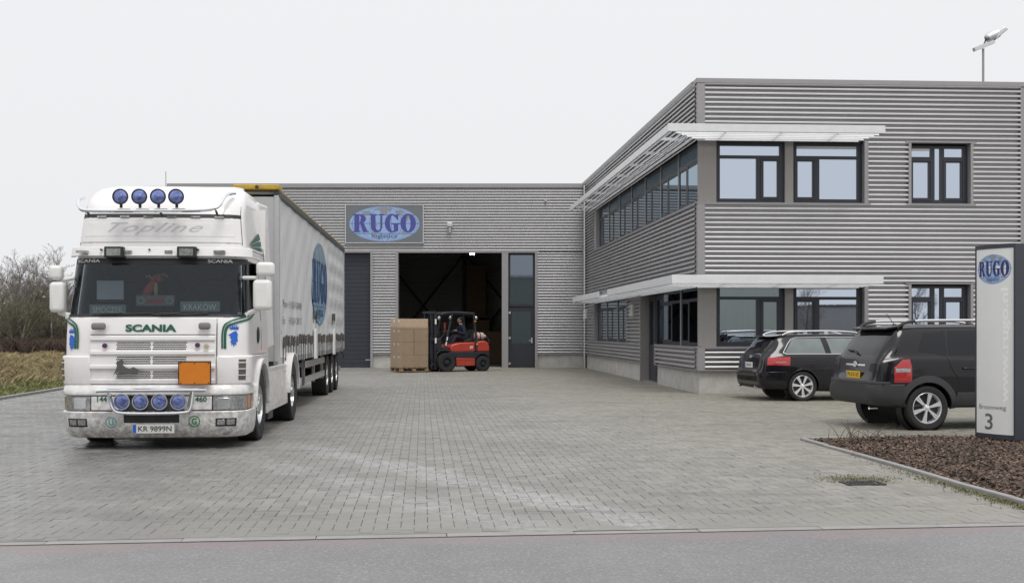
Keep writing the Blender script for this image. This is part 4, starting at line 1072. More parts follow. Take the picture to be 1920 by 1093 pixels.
# dark inside
intm = M('cab_interior', (.12, .125, .13), .8, 0, var=.3, vs=6); dashm = M('dashboard', (.045, .048, .052), .6)
li_ = MB()
for q in ([(-1.1, .62, 1.62), (-1.1, 2.0, 1.62), (-1.1, 2.0, 2.62), (-1.1, .62, 2.62)], [(-1.1, 2.0, 1.62), (1.1, 2.0, 1.62), (1.1, 2.0, 2.62), (-1.1, 2.0, 2.62)],
          [(-1.1, .5, 1.62), (1.1, .5, 1.62), (1.1, 2, 1.62), (-1.1, 2, 1.62)], [(-1.08, .4, 2.62), (1.08, .4, 2.62), (1.1, 2, 2.62), (-1.1, 2, 2.62)]): li_.add(q, [(0, 1, 2, 3)])
li_.build('cab_lining', intm, truck, smooth=0)
MB().box(-1.02, 1.02, .26, .85, 1.60, 1.80).build('dashboard', dashm, truck, smooth=0, bevel=.03)
for sx in (-.55, .55):
    MB().box(sx - .25, sx + .25, 1.45, 1.6, 1.6, 2.3).box(sx - .13, sx + .13, 1.45, 1.56, 2.3, 2.5).build('seat', M('seat_cloth', (.05, .05, .06), .9), truck, bevel=.04)
st_ = MB(); n = 24
st_.tube([(.55 + .22 * cos(2 * pi * k / n), .95 + .12 * sin(2 * pi * k / n) * .5, 1.93 + .19 * sin(2 * pi * k / n)) for k in range(n + 1)], .014, 6).bar((.33, .95, 1.93), (.77, .95, 1.93), .03, .02)
st_.build('steering_wheel', black_m, truck)
wind = glass_mat('windscreen_glass', (.72, .75, .76), .28)
patch(CP, -.972, .972, 1.775, 2.545, .003, 40, 10, th=.006).build('windscreen', wind, truck)
sideg = glass_mat('side_glass', (.30, .33, .33), .15)
for s in (-1, 1):
    patch(CP, s * 1.0, s * 1.5, 1.855, 2.545, .002, 8, 3, th=.006).build('side_window', sideg, truck)
    patch(CP, s * 1.0, s * 1.035, 1.86, 2.54, .006, 2, 6, th=.01).build('window_seal', black_m, truck)
    patch(CP, s * .93, s * .972, 1.775, 2.5, .006, 3, 8, th=.006).build('screen_border', black_m, truck)
patch(CP, -.972, .972, 1.765, 1.80, .006, 40, 1, th=.008).build('screen_border', black_m, truck)
patch(CP, -.972, .972, 2.485, 2.56, .007, 40, 2, th=.008).build('sun_strip', black_m, truck)
def on_cab(cx, cz, off=.01, sh=CP, uxf=cux): return lambda x, y: sh(uxf(cx + x, cz + y), cz + y, off)
def sidefn(side, cy, cz, off=.006): return lambda x, y: CP(cuy(side, cy + x * side, cz + y), cz + y, off)
for cx in (-.93, .83): lettering('SCANIA', on_cab(cx, 2.525, .0085), white_film, truck, 'screen_lettering', fit=(.32, .045), bold=.0)
# wipers
for x0, x1, z1 in ((-.80, .0, 1.815), (-.02, .72, 1.81)):
    MB().tube([CP(cux(x0, 1.80), 1.80, .03), CP(cux((x0 + x1) / 2, z1), z1 - .01, .03), CP(cux(x1, 1.82), 1.815, .03)], .008, 5).tube([CP(cux(x0 + .1, 1.8), 1.805, .05), CP(cux((x0 + x1) / 2, z1), z1, .045)], .011, 5).build('wiper', black_m, truck)
# sun visor with two work lamps
vis = patch(CP, -.95, .95, 2.585, 2.71, .09, 36, 3, th=.06).build('sun_visor', paintw2_m, truck, bevel=.008)
lensm = M('clear_lens', (.36, .37, .37), .12, .6, var=.45, vs=30)
for px in (214.5, 350.5):
    c = T(px, 473, .23); mb = MB().box(c.x - .125, c.x + .125, c.y - .05, c.y + .10, c.z - .075, c.z + .075); w = mb.build('work_lamp', black_m, vis, smooth=0, bevel=.012)
    MB().box(c.x - .092, c.x + .092, c.y - .056, c.y - .048, c.z - .048, c.z + .048).build('lamp_glass', lensm, w, smooth=0)
for px in (153, 240, 316, 411):
    c = T(px, 472, .25); MB().box(c.x - (.075 if px in (153, 411) else .05), c.x + (.075 if px in (153, 411) else .05), c.y - .01, c.y + .08, c.z - .018, c.z + .018).build('marker_lamp', lensm, vis, smooth=0)
for px in (189, 280, 371): c = T(px, 468, .25); MB().lathe([(.001, -.012), (.012, -.01), (.012, .05)], (c.x, c.y, c.z), 'y', 10).build('bolt_cap', black_m, vis)
# roof front panel with script
patch(CP, -.86, .86, 2.78, 3.11, .012, 24, 4, th=.014).build('roof_front_panel', paintw_m, truck, bevel=.006)
patch(CP, -.78, .78, 2.86, 3.05, .016, 24, 3, th=.006).build('panel_field', paintw2_m, truck, bevel=.004)
silv = M('silver_script', (.50, .51, .54), .3, .4)
lettering('Topline', on_cab(T(290, 427, .4).x, 2.965, .018), silv, truck, 'script_lettering', fit=(1.28, .17), shear=.55, spacing=1.1)
patch(CP, -.88, .88, 3.125, 3.175, .006, 24, 1, th=.02).build('lamp_gap', black_m, truck)
for k in range(6):
    u = -.62 + k * .25; patch(CP, u - .05, u + .05, 3.125, 3.145, .028, 3, 1, th=.02).build('roof_marker', lensm, truck)
for s in (-1, 1):
    patch(CP, s * .872, s * .878, 2.75, 3.3, .003, 1, 8, th=.004).build('panel_gap', black_m, truck)
    patch(CP, s * 1.0, s * 2.0, 2.715, 2.735, .02, 10, 1, th=.03).build('rain_gutter', paintw2_m, truck, bevel=.006)
    # rear side deflector between cab and trailer
    MB().add([(s * 1.12, BACK, 1.3), (s * 1.12, BACK + .62, 1.35), (s * .98, BACK + .62, 3.58), (s * .93, BACK, 3.60), (s * 1.19, BACK, 1.3), (s * 1.22, BACK + .62, 1.35), (s * 1.12, BACK + .62, 3.52), (s * 1.075, BACK, 3.50)],
             [(0, 1, 2, 3), (4, 5, 6, 7), (0, 1, 5, 4), (1, 2, 6, 5), (2, 3, 7, 6), (3, 0, 4, 7)]).build('air_deflector', paintw_m, truck, smooth=0, bevel=.02)
MB().add([(-.85, 1.5, 3.67), (.85, 1.5, 3.67), (.85, BACK + .1, 3.74), (-.85, BACK + .1, 3.74), (-.85, 1.5, 3.6), (.85, 1.5, 3.6), (.85, BACK + .1, 3.6), (-.85, BACK + .1, 3.6)], [(0, 1, 2, 3), (4, 5, 6, 7), (0, 1, 5, 4), (1, 2, 6, 5), (2, 3, 7, 6), (3, 0, 4, 7)]).build('roof_spoiler', paintw_m, truck, smooth=0, bevel=.03)
a, b = T(268, 349, 1.25), T(358, 350, 1.25)
MB().add([(a.x, a.y, a.z - .035), (b.x, b.y, b.z - .035), (b.x - .06, b.y + .3, b.z + .02), (a.x + .06, a.y + .3, a.z + .02), (a.x, a.y, a.z - .005), (b.x, b.y, b.z - .005), (b.x - .06, b.y + .3, b.z + .035), (a.x + .06, a.y + .3, a.z + .035)],
         [(0, 1, 2, 3), (4, 5, 6, 7), (0, 1, 5, 4), (1, 2, 6, 5), (2, 3, 7, 6), (3, 0, 4, 7)]).build('roof_hatch', black_m, truck, smooth=0)
for px, y, z0, z1 in ((443, 1.0, 418, 398), (311, 1.3, 352, 322)):
    a, b = T(px, z0, y), T(px, z1, y); MB().tube([a, b], .004, 5).tube([a - Vector((0, 0, .02)), a], .02, 8).build('aerial', black_m, truck)
# roof lamp bar
def TP(pts, y): return [T(px, py, y if not isinstance(y, (list, tuple)) else y[i]) for i, (px, py) in enumerate(pts)]
def smoothpts(P, n=4):
    out = []
    for i in range(len(P) - 1):
        p0, p1, p2, p3 = P[max(i - 1, 0)], P[i], P[i + 1], P[min(i + 2, len(P) - 1)]
        for k in range(n):
            t = k / n; out.append(.5 * ((2 * p1) + (p2 - p0) * t + (2 * p0 - 5 * p1 + 4 * p2 - p3) * t * t + (3 * p1 - p0 - 3 * p2 + p3) * t ** 3))
    return out + [P[-1]]
ys = [.62, .5, .35, .22, .17, .15, .15, .17, .22, .4, .6, .75]
lb = smoothpts(TP([(158, 371), (149, 373), (146, 381), (151, 391), (165, 395), (230, 395.5), (340, 395), (392, 393), (410, 386), (421, 370), (430, 364), (440, 363)], ys))
bar_ = MB().tube(lb, .026, 10).build('roof_lamp_bar', chrome_m, truck)
for px in (163, 300, 405): a = T(px, 396, .17); MB().tube([a, a + Vector((0, .12, -.05))], .018, 6).build('bar_bracket', black_m, bar_)
bluelens = M('blue_lens', (.17, .22, .50), .10, .55, var=.6, vs=14, coat=1)
def spot(parent, c, r_, name='spot_lamp'):
    w = MB().lathe([(.001, .12), (r_ * .55, .11), (r_ * .95, .04), (r_ * 1.05, .0), (r_ * 1.05, -.02), (r_ * .92, -.022)], tuple(c), 'y', 24).tube([c + Vector((0, .03, -r_)), c + Vector((0, .03, -r_ - .05))], .02, 6).build(name, black_m, parent)
    MB().lathe([(.001, -.045), (r_ * .3, -.040), (r_ * .35, -.028), (r_ * .7, -.026), (r_ * .95, -.014)], tuple(c), 'y', 24).build('blue_lens', bluelens, w)
    MB().lathe([(r_ * .94, -.024), (r_ * 1.07, -.024), (r_ * 1.07, .0)], tuple(c), 'y', 24).build('lamp_ring', chrome_m if name != 'spot_lamp' else black_m, w)
for px in (226, 261.5, 296.5, 330.5): spot(bar_, T(px, 369, .14), .098)
# front panel, bars and perforated grilles
xL, xR = T(165, 660, 0).x, T(403, 660, 0).x
def band(z0, z1, off, x0, x1, name, mat, th=.02, bev=.004, parent=truck):
    mb = MB(); mb.grid(lambda t, s, o: CP(cux(x0 + (x1 - x0) * t, z0 + (z1 - z0) * s), z0 + (z1 - z0) * s, off + o), [i / 16 for i in range(17)], [0, .25, .5, .75, 1], th=th)
    return mb.build(name, mat, parent, bevel=bev)
Zf = lambda py: T(284, py, 0).z
hood = band(.875, 1.745, .018, xL, xR, 'front_panel', paintw_m)
for p0, p1 in ((638.5, 630), (665, 657), (692, 684), (720, 711)): band(Zf(p0), Zf(p1), .045, xL + .01, xR - .01, 'grille_bar', paintw_m, .035, .01, hood)
band(Zf(628), Zf(626.8), .022, xL + .01, xR - .01, 'panel_gap', black_m, .004, 0, hood)
holes = MB()
gx0, gx1 = T(218, 650, 0).x, T(349, 650, 0).x
for p0, p1 in ((656.5, 640.5), (683.5, 667.5), (710, 695), (731, 722)):
    z0, z1 = Zf(p0), Zf(p1); nr = 4 if p1 < 720 else 2; nc = 46
    for i in range(nr):
        for j in range(nc):
            x = gx0 + (gx1 - gx0) * (j + (.5 if i % 2 else 0)) / nc; z = z0 + (z1 - z0) * (i + .5) / nr
            if abs(x - (gx0 + gx1) / 2) < .012: continue
            r_ = .0105; holes.add([CP(cux(x + r_ * cos(k * pi / 3), z), z + r_ * sin(k * pi / 3), .0195) for k in range(6)], [(0, 1, 2, 3, 4, 5)])
holes.build('grille_holes', black_m, hood, smooth=0, recalc=False, kind='stuff')
lettering('SCANIA', on_cab(T(281.5, 615, 0).x, Zf(615), .024), green_m, hood, 'maker_lettering', fit=(.665, .098), bold=.045)
for px, py0, py1, w in ((184, 605, 618, .19), (383, 604, 618, .16)):
    c = T(px, (py0 + py1) / 2, -.005); MB().box(c.x - w / 2, c.x + w / 2, c.y - .012, c.y + .05, c.z - .048, c.z + .045).build('vent_recess', M('recess_grey', (.20, .185, .17), .6), hood, smooth=0, bevel=.03)
badge = M('badge_violet', (.09, .03, .10), .3); gold = M('badge_gold', (.45, .40, .25), .4)
for px, py, m_ in ((196, 648, badge), (370, 647, badge), (386.5, 649, gold)):
    c = T(px, py, -.0); MB().lathe([(.001, -.008), (.032, -.005), (.034, .02)], (c.x, c.y, c.z), 'y', 12).build('badge', m_, hood)
# reclining figure ornament as a plain dark steel swirl
sil = [(212, 703), (216, 695), (219, 686), (217, 680), (222, 676), (228, 674), (232, 678), (230, 684), (235, 689), (243, 691), (250, 688), (256, 691), (263, 697), (256, 700), (240, 701), (226, 700), (221, 697)]
mb = MB(); P_ = [T(px, py, -.06) for px, py in sil]; mb.prism([(p.x, p.z) for p in P_], -.052, -.046); mb.build('steel_ornament', M('ornament_steel', (.16, .155, .15), .35, .8), hood, smooth=0)
# orange plate
o0, o1 = T(336, 720, -.09), T(394, 678.5, -.09)
op = MB().box(o0.x, o1.x, -.095, -.08, o0.z, o1.z).build('orange_plate', M('orange_sheet', (.62, .19, .012), .4, 0, var=.06, vs=10), hood, smooth=0)
b = MB(); t = .012
b.box(o0.x - t, o1.x + t, -.10, -.078, o1.z, o1.z + t).box(o0.x - t, o1.x + t, -.10, -.078, o0.z - t, o0.z).box(o0.x - t, o0.x, -.10, -.078, o0.z, o1.z).box(o1.x, o1.x + t, -.10, -.078, o0.z, o1.z)
b.build('plate_edge', black_m, op, smooth=0)
for f in (0, .5, 1):
    x = o0.x + .02 + (o1.x - o0.x - .04) * f
    for z in (o0.z + .015, o1.z - .015): MB().box(x - .006, x + .006, -.1, -.095, z - .008, z + .008).build('plate_clip', black_m, op, smooth=0)
# corner air deflectors with slots
for s in (-1, 1):
    x_in = abs(xL) - .02 if s < 0 else xR + .01
    z0, z1 = Zf(722), Zf(667); u0 = abs(cux(x_in, 1.1))
    dd_ = patch(CP, s * u0, s * 1.12, z0, z1, .045, 12, 4, th=.045).build('corner_deflector', paintw_m, truck, bevel=.02)
    us0 = .80 if s > 0 else .86
    patch(CP, s * us0, s * (us0 + .075), z0 + .06, z1 - .05, .047, 4, 4, th=.004).build('vent_slot', M('slot_dark', (.11, .095, .085), .6), dd_)
    for k in range(3):
        z = z0 + .12 + k * .085; patch(CP, s * (us0 - .005), s * (us0 + .08), z, z + .012, .056, 3, 1, th=.012).build('vent_fin', paintw_m, dd_)
    patch(CP, s * (u0 - .004), s * (u0 + .004), .88, 1.74, .005, 1, 8, th=.006).build('panel_gap', black_m, truck)
# green stripes and blue griffin marks
def stripe(path, w, mat, off=.006, name='stripe', fn=None):
    mb = MB(); n = len(path); L = []
    for i, (u, z) in enumerate(path):
        a = path[max(i - 1, 0)]; b = path[min(i + 1, n - 1)]; du, dz = (b[0] - a[0]) * 1.15, b[1] - a[1]; l_ = math.hypot(du, dz) or 1; nx_, nz_ = -dz / l_, du / l_
        L += [CP(u + nx_ * w / 2 / 1.15, z + nz_ * w / 2, off), CP(u - nx_ * w / 2 / 1.15, z - nz_ * w / 2, off)]
    mb.add(L, [(2 * i, 2 * i + 1, 2 * i + 3, 2 * i + 2) for i in range(n - 1)]); return mb.build(name, mat, truck, smooth=0, recalc=False)
def bez(P, n=10):
    out = []
    V_ = [Vector((p[0], p[1], 0)) for p in P]
    for q in smoothpts(V_, n): out.append((q.x, q.y))
    return out
for s in (-1, 1):
    for k, (dz, w) in enumerate(((0, .020), (-.042, .030))):
        u0_ = .655 if s > 0 else .715
        base = [(u0_, 1.34), (u0_, 1.53 + dz * .3), (u0_ + .018, 1.645 + dz * .8), (u0_ + .065, 1.70 + dz), (u0_ + .15, 1.74 + dz), (.95, 1.775 + dz), (1.08, 1.80 + dz), (1.3, 1.87 + dz)]
        if k: base = [(u + (.026, .026, .02, .008)[min(i, 3)], z) for i, (u, z) in enumerate(base)]
        stripe([(s * u, z) for u, z in bez(base)], w, green_m)
    # fan of green film on the high roof side, split by white lines
    for poly in ([(1.06, 2.775), (1.74, 3.02), (1.80, 2.985), (1.83, 2.93)], [(1.06, 2.765), (1.845, 2.915), (1.865, 2.83)], [(1.07, 2.755), (1.87, 2.815), (1.88, 2.755)]):
        mb = MB(); mb.add([CP(s * u, z, .014) for u, z in poly], [tuple(range(len(poly)))]); mb.build('stripe_fan', green_m, truck, smooth=0, recalc=False)
    stripe([(s * u, z) for u, z in ((1.885, 2.80), (1.90, 2.70), (1.915, 2.6), (1.925, 2.4), (1.925, 2.2), (1.92, 2.0))], .07, green_m, .026)
    cu_, cz_ = (s * .765 if s > 0 else -.785), Zf(634 if s > 0 else 641)
    sc2 = .115
    head = [(-.45, .25), (-.9, .35), (-.5, .55), (-.1, .75), (.35, .85), (.62, .45), (.55, .0), (.65, -.35), (.35, -.45), (.4, -.8), (.1, -.7), (.0, -1.05), (-.2, -.65), (-.35, -.9), (-.4, -.5), (-.55, -.45), (-.35, -.15), (-.6, .05)]
    crown = [(-.55, 1.0), (-.7, 1.5), (-.4, 1.2), (-.25, 1.6), (-.02, 1.22), (.1, 1.7), (.22, 1.22), (.45, 1.6), (.6, 1.2), (.85, 1.5), (.72, 1.0)]
    for poly in (head, crown):
        mb = MB(); mb.add([CP(cu_ + (x if s > 0 else -x) * sc2 * .55, cz_ + y * sc2, .007) for x, y in poly], [tuple(range(len(poly)))]); mb.build('griffin_mark', blue_m, truck, smooth=0, recalc=False)
# door line and handle, side lettering strip
for s in (-1, 1):
    patch(CP, s * 1.62, s * 1.628, 1.3, 2.62, .003, 1, 6, th=.004).build('door_gap', black_m, truck)
    p = CP(s * 1.42, 1.52, .012); MB().ellipsoid((p[0], p[1], p[2]), (.02, .07, .12), 10, 8).build('door_handle', black_m, truck)
    patch(CP, s * 1.10, s * 1.72, 2.62, 2.70, .008, 8, 1, th=.006).build('badge_strip', paintw2_m, truck)
    for k in range(8): q = CP(s * (1.14 + k * .075), 2.66, .012); MB().lathe([(.001, 0), (.013, 0)], q, 'x', 6).build('strip_mark', navy_m, truck, recalc=False)
# lower front: ledge, headlights, bumper
def lband(u0, u1, z0, z1, off, name, mat, th=.03, bev=.006, nu=20, parent=truck): return patch(LP_, u0, u1, z0, z1, off, nu, 4, th=th).build(name, mat, parent, bevel=bev)
lband(-1.3, 1.3, .72, .865, .012, 'step_ledge', paintw_m, .06, .02, 40)
lband(-1.25, 1.25, .50, .72, -.03, 'front_recess', M('recess_dark', (.07, .07, .07), .6), .02, 0, 40)
bump_ = lband(-1.3, 1.3, .155, .515, .025, 'bumper', paintw_m, .05, .015, 44)
hx = abs(lux(.80, .6))
for s in (-1, 1):
    hl = lband(s * hx, s * 1.08, .525, .715, -.005, 'headlight', lensm, .03, .01, 12)
    u = s * (hx + .07); lband(u - .03 * s, u + .09 * s, .55, .69, .002, 'lamp_bowl', chrome_m, .01, .006, 6, hl)
    lband(s * .97, s * 1.07, .53, .70, .004, 'indicator', M('amber_lens', (.50, .16, .05), .2), .02, .006, 6, hl)
    fg = lband(s * (hx + .03), s * (hx + .22), .31, .42, .032, 'fog_lamp', black_m, .03, .006, 6, bump_)
    for k in (0, 1): lband(s * (hx + .045 + k * .085), s * (hx + .115 + k * .085), .33, .40, .036, 'fog_lens', lensm, .01, .004, 4, fg)
    lband(s * lux(.42, .6), s * (hx - .01), .53, .71, .005, 'number_panel', paintw_m, .03, .01, 8)
lband(-lux(.35, .4), lux(.37, .4), .365, .475, .029, 'intake', black_m, .02, .004, 12, bump_)
lettering('144', lambda x, y: LP_(lux(T(192, 748, 0).x + x, .65), T(192, 748, 0).z + y, .012), green_m, truck, 'model_number', fit=(.13, .07), bold=.02)
lettering('460', lambda x, y: LP_(lux(T(377, 748, 0).x + x, .65), T(377, 748, 0).z + y, .012), green_m, truck, 'model_number', fit=(.15, .07), bold=.02)
for px, py, tx_, m_ in ((363, 790, 'G', M('sticker_green', (.01, .22, .06), .4)), (207, 792, 'U', M('sticker_teal', (.12, .35, .36), .4))):
    c = T(px, py, -.06); base = (c.x, c.z)
    mb = MB(); n = 24; f = lambda r_, a: LP_(lux(base[0] + r_ * cos(a), base[1]), base[1] + r_ * sin(a), .029)
    mb.add([f(.075, 2 * pi * k / n) for k in range(n)] + [f(.062, 2 * pi * k / n) for k in range(n)], [(k, (k + 1) % n, n + (k + 1) % n, n + k) for k in range(n)])
    st0 = mb.build('round_sticker', m_, bump_, smooth=0, recalc=False)
    lettering(tx_, lambda x, y: LP_(lux(base[0] + x, base[1]), base[1] + y, .0295), m_, st0, 'sticker_letter', fit=(.065, .085), bold=.03)
c = T(288, 803.5, -.09); pw = .54
plwhite = M('plate_white', (.72, .72, .70), .4); plyellow = M('plate_yellow', (.75, .46, .015), .4)
plate(truck, lambda x, y, o: (c.x + x, c.y - o, c.z + y), pw, .115, 'KR 9899N', plwhite, black_film)
# bull bar with four lamps
y_ = -.22
bb_ = MB().tube(TP([(180, 733), (200, 732), (290, 731.5), (370, 731), (386, 731)], y_), .027, 10).build('lower_lamp_bar', chrome_m, truck)
MB().tube(smoothpts(TP([(203, 733), (206, 752), (213, 768), (228, 774), (290, 775), (345, 773), (357, 767), (361, 750), (363, 732)], y_), 4), .021, 8).build('lower_tube', chrome_m, bb_)
for px in (203, 360): MB().bar(T(px, 733, y_), T(px + (8 if px < 250 else -6), 762, -.05), .045, .02).build('bar_stay', alu_m, bb_, smooth=0)
for px in (228.6, 263.6, 299.3, 335): spot(bb_, T(px, 753, -.14), .10, 'lower_spot_lamp')
# mirrors
mir_m = M('mirror_white', (.76, .755, .73), .45, 0, var=.03, vs=5)
def blob(c, sx, sy_, sz, name, mat, parent):
    return MB().box(c.x - sx / 2, c.x + sx / 2, c.y - sy_ / 2, c.y + sy_ / 2, c.z - sz / 2, c.z + sz / 2).build(name, mat, parent, bevel=min(sx, sy_, sz) * .32, seg=4)
def px2(a, b, y): return T(a, b, y)
for s, up, lo, arm1, arm2 in ((-1, (94, 118, 498, 525), (95, 123, 528.5, 586), ((139, 521), (112, 526)), ((134, 593), (110, 585))), (1, (481, 515, 492, 518), (475, 510, 524.5, 581.5), ((449, 521), (482, 521)), ((455, 592), (484, 580)))):
    ym = .35
    a, b = T(up[0], up[3], ym), T(up[1], up[2], ym); c = (a + b) / 2
    m1 = blob(c, abs(b.x - a.x), .16, abs(b.z - a.z), 'wide_angle_mirror', mir_m, truck)
    a, b = T(lo[0], lo[3], ym), T(lo[1], lo[2], ym); c = (a + b) / 2
    m2 = blob(c, abs(b.x - a.x), .18, abs(b.z - a.z), 'main_mirror', mir_m, truck)
    MB().box(c.x - .10, c.x + .10, c.y + .088, c.y + .094, c.z - .17, c.z + .17).build('mirror_glass', chrome_m, m2, smooth=0)
    MB().tube([T(*arm1[0], .48), T(*arm1[1], .40)], .026, 8).build('mirror_arm', mir_m, truck)
    MB().tube([T(*arm2[0], .45), T(*arm2[1], .38)], .035, 8).build('mirror_arm', mir_m, truck)
    e0 = T(*arm2[0], .42); blob(e0, .14, .14, .10, 'mirror_foot', mir_m, truck)
# wheel arches, skirts, chassis
def arch(y0, y1, yc, zc, r_, ztop, zbot, x0, x1, name='wheel_arch', n=16):
    a0 = math.asin(max(-1, min(1, (zbot - zc) / r_)))
    pts = [(y0, zbot), (y0, ztop), (y1, ztop), (y1, zbot)] + [(yc + r_ * cos(t), zc + r_ * sin(t)) for t in [a0 + (pi - 2 * a0) * k / n for k in range(n + 1)]]
    mb = MB(); mb.prism(pts, x0, x1, 'x'); return mb.build(name, paintw_m, truck, bevel=.01)
for s in (-1, 1):
    x0, x1 = sorted((s * 1.00, s * 1.225)); arch(.72, 2.12, 1.45, .52, .60, 1.24, .34, x0, x1)
    mb = MB(); arcs = [(1.45 + r_ * cos(t), .52 + r_ * sin(t)) for r_, rng_ in ((.66, range(0, 17)), (.59, range(16, -1, -1))) for t in [pi * 1.02 * k / 16 - .03 for k in rng_]]
    mb.prism(arcs, *sorted((s * 1.20, s * 1.262)), 'x'); mb.build('arch_lip', paintw_m, truck, bevel=.008)
    skirt = MB().box(*sorted((s * 1.13, s * 1.20)), 2.14, 4.50, .34, 1.02).build('side_skirt', paintw_m, truck, smooth=0, bevel=.015)
    for k in range(3): MB().box(*sorted((s * 1.20, s * 1.207)), 2.22 + k * .76, 2.90 + k * .76, .42, .93).build('skirt_panel', paintw_m, skirt, smooth=0, bevel=.01)
    MB().box(*sorted((s * .95, s * 1.22)), 2.14, 2.6, .24, .34).build('step', darksteel_m, truck, smooth=0)
    mb = MB(); arcs = [(5.15 + r_ * cos(t), .52 + r_ * sin(t)) for r_, rng_ in ((.68, range(0, 17)), (.64, range(16, -1, -1))) for t in [pi * 1.0 * k / 16 for k in rng_]]
    mb.prism(arcs, *sorted((s * .62, s * 1.25)), 'x'); mb.build('rear_fender', paintw_m, truck, bevel=.006)
    wheel(truck, (s * 1.06, 1.45, .51), .51, .30, .29, -1, kind='truck').rotation_euler = (0, 0, R(90) * s)
    wheel(truck, (s * .93, 5.15, .51), .51, .58, .29, -1, kind='drive').rotation_euler = (0, 0, R(90) * s)
    MB().box(*sorted((s * .36, s * .44)), .6, 6.2, .72, .98).build('chassis_rail', darksteel_m, truck, smooth=0)
    MB().lathe([(.001, 0), (.24, 0), (.24, .9), (.001, .9)], (s * .78, 2.6, .72), 'y', 20).build('air_tank', darksteel_m, truck)
MB().box(-.95, .95, .3, 2.1, .5, 1.2).build('engine_block', darksteel_m, truck, smooth=0)
MB().box(-1.0, 1.0, 2.16, 2.6, .9, 1.25).build('catwalk', darksteel_m, truck, smooth=0)
MB().lathe([(.001, 0), (.5, 0), (.5, .08), (.001, .08)], (0, 4.8, 1.0), 'z', 24).build('fifth_wheel', darksteel_m, truck)
for k in range(3):
    P0 = [Vector((.3 - k * .2, BACK + .02, 1.6)), Vector((.45 - k * .2, BACK + .3, 1.25)), Vector((.4 - k * .2, BACK + .6, 1.12)), Vector((.3 - k * .2, BACK + .9, 1.4))]
    MB().tube(smoothpts(P0, 6), .022, 6).build('air_hose', (black_m, rubber_m, black_m)[k], truck)
MB().bar((-.95, 1.45, .45), (.95, 1.45, .45), .1, .12).build('front_axle', darksteel_m, truck, smooth=0)
MB().bar((-.7, 5.15, .51), (.7, 5.15, .51), .2, .2).build('rear_axle', darksteel_m, truck, smooth=0)
MB().box(-1.1, 1.1, .2, .55, .22, .36).build('underride_bar', darksteel_m, truck, smooth=0)
# things lying behind the windscreen
def world_of(p): return truck.matrix_basis @ Vector(p)
truck_m = Matrix.Translation(TO) @ Matrix.Rotation(TA, 4, 'Z')
def in_cab(name, label, cat, px0, px1, py0, py1, y):
    a, b = T(px0, py1, y), T(px1, py0, y); c = (a + b) / 2; w = truck_m @ c
    return thing(name, label, cat, w, TA), abs(b.x - a.x), abs(b.z - a.z)
boardm = M('board_slate', (.24, .33, .33), .5); glowtxt = M('board_text', (.85, .86, .85), .5)
for tx_, px0, px1, py0, py1, lab in (('SMOCZEK', 168, 236, 571, 590, 'small slate name board reading SMOCZEK behind the left of the windscreen'), ('KRAKÓW', 338, 412, 565, 584, 'small slate name board reading KRAKÓW behind the right of the windscreen')):
    t, w, h = in_cab('name_board', lab, 'name board', px0, px1, py0, py1, .40)
    MB().box(-w / 2, w / 2, 0, .02, -h / 2, h / 2).build('board', boardm, t, smooth=0)
    lettering(tx_, lambda x, y: (x, -.003, y), glowtxt, t, 'board_lettering', fit=(w * .82, h * (.55 if 'Ó' not in tx_ else .72)), bold=.0)
t, w, h = in_cab('club_board', 'grey display board with a red motif behind the middle of the windscreen', 'board', 255, 327, 553.5, 573.5, .36)
MB().box(-w / 2, w / 2, 0, .02, -h / 2, h / 2).build('board', M('board_grey', (.16, .19, .19), .4), t, smooth=0)
redm = M('toy_red', (.42, .06, .05), .6)
MB().prism([(-.13, -.03), (-.08, .02), (.0, .012), (.10, .035), (.13, .0), (.09, -.035)], -.004, -.001).build('red_motif', redm, t, smooth=0)
for sx in (-.19, .19): MB().lathe([(.035, -.003), (.05, -.003)], (sx, 0, 0), 'y', 16).build('ring_motif', M('board_line', (.35, .38, .38), .5), t, recalc=False)
t, w, h = in_cab('laptop', 'open grey laptop lid standing behind the left half of the windscreen', 'laptop', 181, 232, 526, 562, .62)
MB().box(-w / 2, w / 2, 0, .02, -h / 2, h / 2).build('screen_lid', M('laptop_grey', (.48, .54, .60), .35, .2), t, smooth=0, bevel=.008)
MB().box(-w / 2, w / 2, -.02, .26, -h / 2 - .025, -h / 2 - .004).build('keyboard_base', dashm, t, smooth=0)
t, w, h = in_cab('plush_toy', 'red hanging plush toy inside the windscreen above the middle board', 'toy', 262, 314, 514, 556, .55)
MB().ellipsoid((-.05, 0, -.05), (.07, .06, .16), 10, 8, Matrix.Rotation(R(35), 3, 'Y')).ellipsoid((.07, 0, .09), (.07, .06, .06), 10, 8).build('body', redm, t)
for k in range(4): MB().tube([(.02, 0, .06), (-.06 + k * .07, -.02, .13 + .01 * k), (-.1 + k * .1, -.02, .11)], .014, 6).build('limb', M('toy_pink', (.5, .25, .2), .7), t)
MB().ellipsoid((.04, -.03, -.06), (.03, .03, .10), 8, 6).build('belly', M('toy_yellow', (.38, .38, .15), .7), t)

